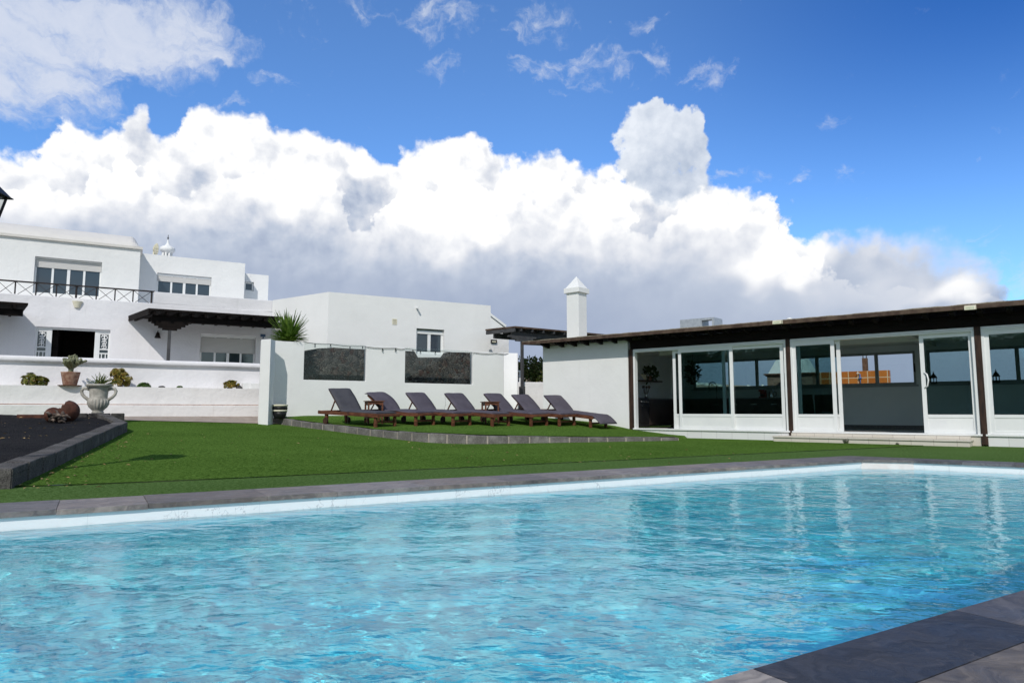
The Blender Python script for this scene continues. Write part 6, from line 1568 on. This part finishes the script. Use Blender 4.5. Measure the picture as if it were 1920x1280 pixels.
# unseen hedge added past the left edge to darken the glass door reflections
hg = thing('reflection_hedge', 'unseen tall dark hedge past the left edge, added to darken the glass door reflections', 'hedge', (-25, 5, 0)); mb = MB(); hr = random.Random(77); core = MB()
for i in range(30):
    t = i / 29; c = Vector((-29, 22, 0)).lerp(Vector((-12, -14, 0)), t); hh_ = 5.4 + 1.6 * mnoise.noise(Vector((t * 9, 0, 0)))
    leaf_clump(mb, c + Vector((0, 0, hh_ * .5)), 1.0, 1100, .26, hr, squash=(1.3, 1.5, hh_ * .52), shell=.62)
    dk = len(mb.v); mb.lathe(c, [(.9, -.2), (1.15, hh_ * .3), (1.0, hh_ * .7), (.5, hh_ * .93), (.05, hh_ * .98)], 10)
    core.tube([c - Vector((0, 0, .3)), c + Vector((hr.uniform(-.3, .3), hr.uniform(-.3, .3), hh_ * .5)), c + Vector((hr.uniform(-.5, .5), hr.uniform(-.5, .5), hh_ * .85))], [.16, .11, .05], 6)
mb.build('foliage', M['leaf_green'], hg); core.build('trunk', M['stem'], hg)

# ================================================================== sky, clouds, sun, camera
SUN_AZ, SUN_EL = R(180 + 7.6), R(41)      # where the sun stands: behind the viewer, a little left
to_sun = Vector((math.sin(SUN_AZ) * math.cos(SUN_EL), math.cos(SUN_AZ) * math.cos(SUN_EL), math.sin(SUN_EL)))
sd_ = bpy.data.lights.new('sun', 'SUN'); sd_.energy = 2.9; sd_.cycles.is_caustics_light = True; sd_.angle = R(0.5); sd_.color = (1.0, 0.955, 0.89)
so = bpy.data.objects.new('sun', sd_); so.rotation_euler = (-to_sun).to_track_quat('-Z', 'Y').to_euler(); so.location = (0, -20, 30); COL.objects.link(so)
world = bpy.data.worlds.new('World'); scene.world = world; world.use_nodes = True
b = NB(world.node_tree); b.n.clear()
wo_ = b.new('ShaderNodeOutputWorld'); bg = b.new('ShaderNodeBackground'); bg2 = b.new('ShaderNodeBackground')
sky = b.new('ShaderNodeTexSky', sky_type='NISHITA'); sky.sun_disc = False; sky.sun_elevation = SUN_EL; sky.sun_rotation = SUN_AZ
sky.air_density = 1.0; sky.dust_density = 0.25; sky.ozone_density = 2.2; SKYK = 0.080; sky.altitude = 300
dirv = b.new('ShaderNodeTexCoord').outputs['Generated']
sx_ = b.new('ShaderNodeSeparateXYZ'); b.l.new(b.vm('NORMALIZE', dirv), sx_.inputs[0])
X, Y_, Z = sx_.outputs
AZ = b.m('MULTIPLY', b.m('ARCTAN2', X, Y_), 57.29578); EL = b.m('MULTIPLY', b.m('ARCSINE', Z), 57.29578)
P = b.new('ShaderNodeCombineXYZ'); b.l.new(AZ, P.inputs[0]); b.l.new(EL, P.inputs[1]); P = P.outputs[0]      # degrees on the sky
def sc(v, k): return b.vm('SCALE', v, scale=k)
def cent(c): return b.vm('SUBTRACT', c, (0.5, 0.5, 0.5))
W1 = cent(b.noise(P, 0.16, 3.0, 0.5, color=True)); W2 = cent(b.noise(b.mapping(P, loc=(31, 17, 5)), 0.55, 4.0, 0.6, color=True)); W3 = cent(b.noise(b.mapping(P, loc=(11, 47, 25)), 0.30, 2.0, 0.5, color=True))
PW = b.vm('ADD', P, b.vm('ADD', sc(W3, 5.0), sc(W2, 1.0)))          # warped position
PWS = b.vm('ADD', P, b.vm('ADD', sc(W1, 2.2), sc(W2, 0.9)))
def sep(v):
    s_ = b.new('ShaderNodeSeparateXYZ'); b.l.new(v, s_.inputs[0]); return s_.outputs[0], s_.outputs[1]
def puff(p, k=0.33):      # billow height, about 0..1
    v1 = b.m('SUBTRACT', 1.0, b.vor(p, k, 'SMOOTH_F1', 3.0, 0.55, dims='2D')); return v1
BIL = puff(PWS, 0.30)
FB_ = b.noise(P, 0.9, 6.0, 0.6)
def curve(az, pts, lo, hi, top=40.0):
    n = b.new('ShaderNodeFloatCurve'); c = n.mapping.curves[0]
    pr = sorted((max(0, min(1, (a_ - lo) / (hi - lo))), max(0, min(1, e / top))) for a_, e in pts)
    while len(c.points) < len(pr): c.points.new(0.5, 0.5)
    for q, (x, y) in zip(c.points, pr): q.location = (x, y); q.handle_type = 'AUTO_CLAMPED'
    n.mapping.update(); b.l.new(b.mr(az, lo, hi, 0, 1, False), n.inputs['Value']); return b.m('MULTIPLY', n.outputs[0], top)
def PX(lst): return [azel(u, v) for u, v in lst]
bank = PX([(0, 258), (30, 262), (65, 268), (105, 228), (145, 208), (190, 230), (240, 212), (268, 204), (305, 228), (330, 232), (345, 200), (395, 190), (440, 196), (485, 202), (530, 222), (560, 240), (605, 246), (640, 260), (680, 268), (700, 288), (725, 292), (752, 264), (800, 256), (850, 242), (888, 236), (915, 250), (925, 276), (960, 284), (1000, 274), (1045, 276), (1070, 296), (1105, 302), (1125, 295), (1155, 304), (1185, 330), (1210, 342), (1255, 372), (1290, 360), (1340, 342), (1400, 336), (1440, 346), (1465, 390), (1480, 402), (1500, 434), (1545, 440), (1590, 434), (1650, 428), (1700, 440), (1760, 446), (1805, 452), (1835, 470), (1862, 492), (1885, 530), (1910, 600)])
bank = [(-60, 20), (-48, 22)] + bank + [(40, 6), (48, 8), (60, 14)]
azw, elw = sep(b.vm('ADD', P, sc(W3, 4.5)))
azm, elm = sep(P)
jag = b.m('ADD', b.m('MULTIPLY', b.m('SUBTRACT', BIL, 0.55), 1.7), b.m('MULTIPLY', b.m('SUBTRACT', FB_, 0.5), 1.5))
az2 = b.m('ADD', azm, b.m('MULTIPLY', b.m('SUBTRACT', b.noise(b.mapping(P, loc=(9, 4, 0)), 0.8, 4.0, 0.6), 0.5), 2.2))
hB = b.m('ADD', b.m('SUBTRACT', curve(az2, bank, -60, 60), elm), jag)
soft = b.mr(azm, 22, 34, 0.75, 3.2)
aB = b.mr(b.m('DIVIDE', hB, soft), -0.35, 0.75)
front = b.mr(b.m('ABSOLUTE', azm), 56, 80, 1, 0)
# blobs measured in degrees on the sky
def blob(p, u, v, ru, rv, edge=0.62):
    a_, e = azel(u, v); k = 1280 / 57.3
    d = b.vm('LENGTH', b.vm('MULTIPLY', b.vm('SUBTRACT', p, (a_, e, 0)), (k / ru, k / rv, 0)))
    return b.mr(d, 1.0 + edge, 1.0 - edge)
def mx(lst):
    r = lst[0]
    for x in lst[1:]: r = b.m('MAXIMUM', r, x)
    return r
def add(lst):
    r = lst[0]
    for x in lst[1:]: r = b.m('ADD', r, x)
    return r
# the grey tower behind the bank
PT = b.vm('ADD', P, b.vm('ADD', sc(W1, 3.4), sc(W2, 1.9)))
tower = mx([blob(PT, 1206, 246, 52, 50, .42), blob(PT, 1230, 228, 50, 36, .42), blob(PT, 1280, 226, 28, 32, .45), blob(PT, 1236, 296, 70, 56, .40), blob(PT, 1284, 292, 42, 46, .45), blob(PT, 1245, 352, 78, 56, .40)])
aT = b.mr(b.m('ADD', b.m('MULTIPLY', tower, 1.0), b.m('ADD', b.m('MULTIPLY', b.m('SUBTRACT', BIL, .55), .5), b.m('MULTIPLY', b.m('SUBTRACT', FB_, .5), 1.1))), .20, .62)
# brightness of the bank
bright = mx([blob(PW, 235, 305, 60, 48), blob(PW, 305, 335, 30, 45), b.m('MULTIPLY', blob(PW, 120, 270, 80, 50, .7), .85), blob(PW, 440, 275, 80, 45), blob(PW, 545, 330, 75, 55), blob(PW, 610, 262, 60, 26), blob(PW, 700, 305, 48, 30),
             blob(PW, 820, 305, 95, 55), blob(PW, 850, 390, 90, 75), blob(PW, 770, 350, 60, 60), blob(PW, 900, 430, 40, 40), blob(PW, 970, 330, 60, 40), blob(PW, 1060, 335, 75, 36), blob(PW, 1165, 345, 50, 42), b.m('MULTIPLY', blob(PW, 40, 310, 70, 60, .7), .8),
             blob(PW, 1330, 390, 70, 45), blob(PW, 1415, 372, 45, 36), blob(PW, 1450, 490, 75, 44), blob(PW, 1480, 460, 40, 34), blob(PW, 1490, 515, 36, 24), blob(PW, 1775, 552, 50, 22), b.m('MULTIPLY', blob(PW, 1140, 400, 50, 40, .7), .8), b.m('MULTIPLY', blob(PW, 1110, 450, 60, 40, .8), .6)])
dark = mx([blob(PW, 300, 350, 36, 50, .6), b.m('MULTIPLY', blob(PW, 405, 305, 40, 30, .6), .9), blob(PW, 690, 370, 42, 45, .6), b.m('MULTIPLY', blob(PW, 400, 500, 380, 60, .7), .8), b.m('MULTIPLY', blob(PW, 900, 560, 300, 70, .7), .75), blob(PW, 480, 455, 220, 45, .7), b.m('MULTIPLY', blob(PW, 1215, 410, 55, 60, .6), .6), b.m('MULTIPLY', blob(PW, 1660, 470, 120, 40, .7), .35)])
e0 = [azel(960, v)[1] for v in (640, 560, 480, 400, 330, 260)]
n = b.new('ShaderNodeFloatCurve'); c = n.mapping.curves[0]
for x_, y_ in ((0, .06), (e0[0] / 40, .31), (e0[1] / 40, .42), (e0[2] / 40, .58), (e0[3] / 40, .69), (e0[4] / 40, .70), (e0[5] / 40, .70), (1, .72)):
    if x_ in (0, 1): c.points[0 if x_ == 0 else -1].location = (x_, y_)
    else: c.points.new(x_, y_)
n.mapping.update(); b.l.new(b.mr(elw, 0, 40, 0, 1, False), n.inputs['Value']); basew = n.outputs[0]
# relief: the billows catch light from above
offs = (-0.55, 0.75, 0)
rel = b.m('SUBTRACT', puff(PWS, 0.30), puff(b.vm('ADD', PWS, offs), 0.30))
rel2 = b.m('SUBTRACT', b.noise(P, 0.7, 5.0, 0.62), b.noise(b.vm('ADD', P, (-0.4, 0.6, 0)), 0.7, 5.0, 0.62))
lum = b.m('ADD', basew, b.m('MULTIPLY', bright, 0.42)); lum = b.m('SUBTRACT', lum, b.m('MULTIPLY', dark, b.m('SUBTRACT', .17, b.m('MULTIPLY', bright, .06))))
relk = b.mr(elm, 8, 19, 0.05, 1.0)
lum = b.m('ADD', lum, b.m('MULTIPLY', relk, b.m('ADD', b.m('MULTIPLY', rel, 0.50), b.m('MULTIPLY', rel2, 0.42))))
fr2 = PX([(0, 335), (60, 305), (140, 335), (205, 280), (262, 292), (300, 350), (350, 352), (395, 330), (470, 300), (540, 292), (600, 322), (650, 352), (695, 410), (722, 352), (800, 335), (860, 322), (930, 342), (1000, 352), (1050, 332), (1105, 322), (1160, 352), (1200, 425), (1250, 392), (1300, 366), (1400, 366), (1460, 402), (1480, 472), (1530, 486), (1600, 505), (1700, 540), (1780, 530), (1830, 545)])
h2 = b.m('ADD', b.m('SUBTRACT', curve(b.m('ADD', az2, b.m('MULTIPLY', sep(W3)[0], 5.0)), [(-60, 17)] + fr2 + [(44, 6), (60, 6)], -60, 60), elm), b.m('MULTIPLY', jag, 1.25))
lum = b.m('ADD', lum, b.m('MULTIPLY', b.m('MULTIPLY', b.mr(h2, -.1, .5), b.mr(h2, 5.5, .5)), b.mr(elm, 9, 14, 0, .24)))
lum = b.m('SUBTRACT', lum, b.m('MULTIPLY', b.m('MULTIPLY', b.mr(h2, .25, -.15), b.mr(h2, -3.6, -.2)), b.mr(b.noise(P, .22, 2.0, .5), .40, .62, 0, .20)))
lum = b.m('ADD', lum, b.m('MULTIPLY', blob(PW, 1680, 500, 190, 80, .8), .20))
rim = b.m('MULTIPLY', b.mr(hB, 1.5, 0.1), b.mr(azm, 26, 18, 0.0, 0.20)); lum = b.m('ADD', lum, rim)
lum = b.m('MULTIPLY', lum, b.mr(azm, 14, 28, 1.0, 1.0))
n = b.new('ShaderNodeValToRGB'); cr_ = n.color_ramp; cr_.interpolation = 'LINEAR'
cr_.elements[0].position = 0.0; cr_.elements[0].color = (.275, .345, .50, 1); cr_.elements[1].position = 1.0; cr_.elements[1].color = (1.04, 1.04, 1.04, 1)
for p_, c_ in ((.22, (.345, .415, .57, 1)), (.45, (.52, .585, .71, 1)), (.70, (.75, .78, .85, 1)), (.88, (.91, .925, .96, 1))): e_ = cr_.elements.new(p_); e_.color = c_
b.l.new(b.m('MAXIMUM', lum, 0.0), n.inputs[0]); colB = n.outputs[0]
lumT = add([b.mr(elm, 15, 27, .78, .86), b.mr(azm, 9, 16, .05, -.10), b.m('MULTIPLY', rel, .30), b.m('MULTIPLY', rel2, .6), b.m('MULTIPLY', b.m('SUBTRACT', b.noise(P, .35, 2.0, .5), .5), .5), b.m('MULTIPLY', blob(PT, 1270, 330, 90, 60, .8), -.22)])
n2 = b.new('ShaderNodeValToRGB'); r2 = n2.color_ramp; r2.elements[0].color = (.33, .42, .58, 1); r2.elements[1].color = (.84, .89, .97, 1); b.l.new(lumT, n2.inputs[0]); colT = n2.outputs[0]
# thin high clouds and scraps
PC = b.vm('ADD', P, b.vm('ADD', sc(W1, 2.2), sc(W2, 2.4)))
fibre = b.m('ADD', b.m('MULTIPLY', b.noise(b.mapping(b.vm('ADD', P, b.vm('ADD', sc(W1, 7.0), sc(W2, 2.2))), (0.40, 1.25, 1), (0, 0, R(-20))), 0.62, 7.0, 0.60), .7), b.m('MULTIPLY', b.noise(b.vm('ADD', P, sc(W1, 5.0)), 0.42, 5.0, .6), .3))
cor = mx([blob(PC, 85, 26, 245, 62, .55), b.m('MULTIPLY', blob(PC, 330, 55, 110, 50, .7), .85), blob(PC, 20, 95, 60, 34, .6), b.m('MULTIPLY', blob(PC, -150, 40, 260, 110, .5), 1.0)])
aC = b.mr(b.m('ADD', cor, b.m('MULTIPLY', b.m('SUBTRACT', fibre, .5), 2.0)), .20, 1.05, 0, .86)
wis = mx([b.m('MULTIPLY', blob(PC, 545, 35, 60, 40, .9), .55), b.m('MULTIPLY', blob(PC, 690, 8, 60, 30, .9), .55), b.m('MULTIPLY', blob(PC, 830, 28, 110, 34, .8), .75), b.m('MULTIPLY', blob(PC, 1020, 42, 80, 34, .7), .80), b.m('MULTIPLY', blob(PC, 1050, 65, 30, 24, .7), .75),
          b.m('MULTIPLY', blob(PC, 1010, 130, 75, 24, .7), .75), b.m('MULTIPLY', blob(PC, 1130, 130, 85, 34, .7), .86), b.m('MULTIPLY', blob(PC, 1232, 115, 22, 36, .7), .68), b.m('MULTIPLY', blob(PC, 1325, 132, 54, 24, .7), .92), b.m('MULTIPLY', blob(PC, 1220, 42, 55, 16, .7), .68),
          b.m('MULTIPLY', blob(PC, 820, 122, 48, 20, .7), .72), b.m('MULTIPLY', blob(PC, 220, 148, 26, 26, .8), .72), b.m('MULTIPLY', blob(PC, 480, 140, 80, 20, .8), .66), b.m('MULTIPLY', blob(PC, 1570, 228, 40, 18, .8), .58), b.m('MULTIPLY', blob(PC, 1360, 318, 40, 14, .7), .75),
          b.m('MULTIPLY', blob(PC, 1435, 322, 34, 18, .8), .66), b.m('MULTIPLY', blob(PC, 1505, 332, 16, 12, .7), .72), b.m('MULTIPLY', blob(PC, 1045, 175, 34, 9, .8), .62), b.m('MULTIPLY', blob(PC, 440, 180, 30, 12, .8), .6), b.m('MULTIPLY', blob(PC, 1590, 320, 30, 10, .8), .5), b.m('MULTIPLY', blob(PC, 1860, 500, 70, 50, .9), .62)])
aW = b.mr(b.m('ADD', wis, b.m('MULTIPLY', b.m('SUBTRACT', fibre, .5), 3.2)), .42, 1.45, 0, .78)
aW = b.m('MULTIPLY', aW, b.mr(wis, .02, .25))
colC = b.mix(b.m('ADD', b.m('MULTIPLY', fibre, .9), b.mr(elm, 26, 33, .25, -.15)), (.46, .56, .75, 1), (.80, .83, .91, 1))
# broken clouds over the rest of the sky, out of the picture
rest = b.mr(b.m('ADD', b.noise(b.mapping(b.vm('NORMALIZE', dirv), (1, 1, 2.2)), 2.6, 6.0, 0.55), 0.0), .44, .62, 0, .85)
rest = b.m('MULTIPLY', rest, b.mr(b.m('ABSOLUTE', azm), 46, 62)); rest = b.m('MULTIPLY', rest, b.mr(Z, .0, .12))
colR = (.66, .69, .76, 1)
def over(base, col, al): return b.mix(al, base, col)
deep = b.m('MULTIPLY', b.mr(azm, 2, 40), b.mr(elm, 10, 31))
skyc = b.vm('SCALE', b.mix(1.0, sky.outputs[0], b.mix(b.mr(b.m('ABSOLUTE', azm), 48, 95), b.mix(deep, (1.22, 1.80, 2.44, 1), (.30, .90, 1.82, 1)), (1.35, 1.45, 1.42, 1)), 'MULTIPLY'), scale=SKYK)
cc_ = over(skyc, colR, rest); cc_ = over(cc_, colC, aW); cc_ = over(cc_, colC, aC); cc_ = over(cc_, colT, b.m('MULTIPLY', aT, front)); cc_ = over(cc_, colB, b.m('MULTIPLY', aB, front))
b.l.new(cc_, bg.inputs[0]); bg.inputs[1].default_value = 1.0
b.l.new(bg.outputs[0], wo_.inputs[0]); b.n.remove(bg2)
world.cycles.sampling_method = 'MANUAL'; world.cycles.sample_map_resolution = 512

cam = bpy.data.cameras.new('camera'); cam.sensor_width = 36; cam.lens = 24; cam.clip_end = 12000; cam.clip_start = 0.05
co = bpy.data.objects.new('camera', cam); co.location = CAM; co.rotation_euler = (math.pi / 2 + PITCH, 0, 0); COL.objects.link(co); scene.camera = co
scene.view_settings.view_transform = 'Standard'; scene.view_settings.look = 'None'; scene.view_settings.exposure = 0.0; scene.view_settings.gamma = 1.0
cy = scene.cycles; cy.max_bounces = 10; cy.transparent_max_bounces = 24; cy.transmission_bounces = 8; cy.glossy_bounces = 5; cy.diffuse_bounces = 4
cy.use_denoising = True; cy.sample_clamp_indirect = 6.0
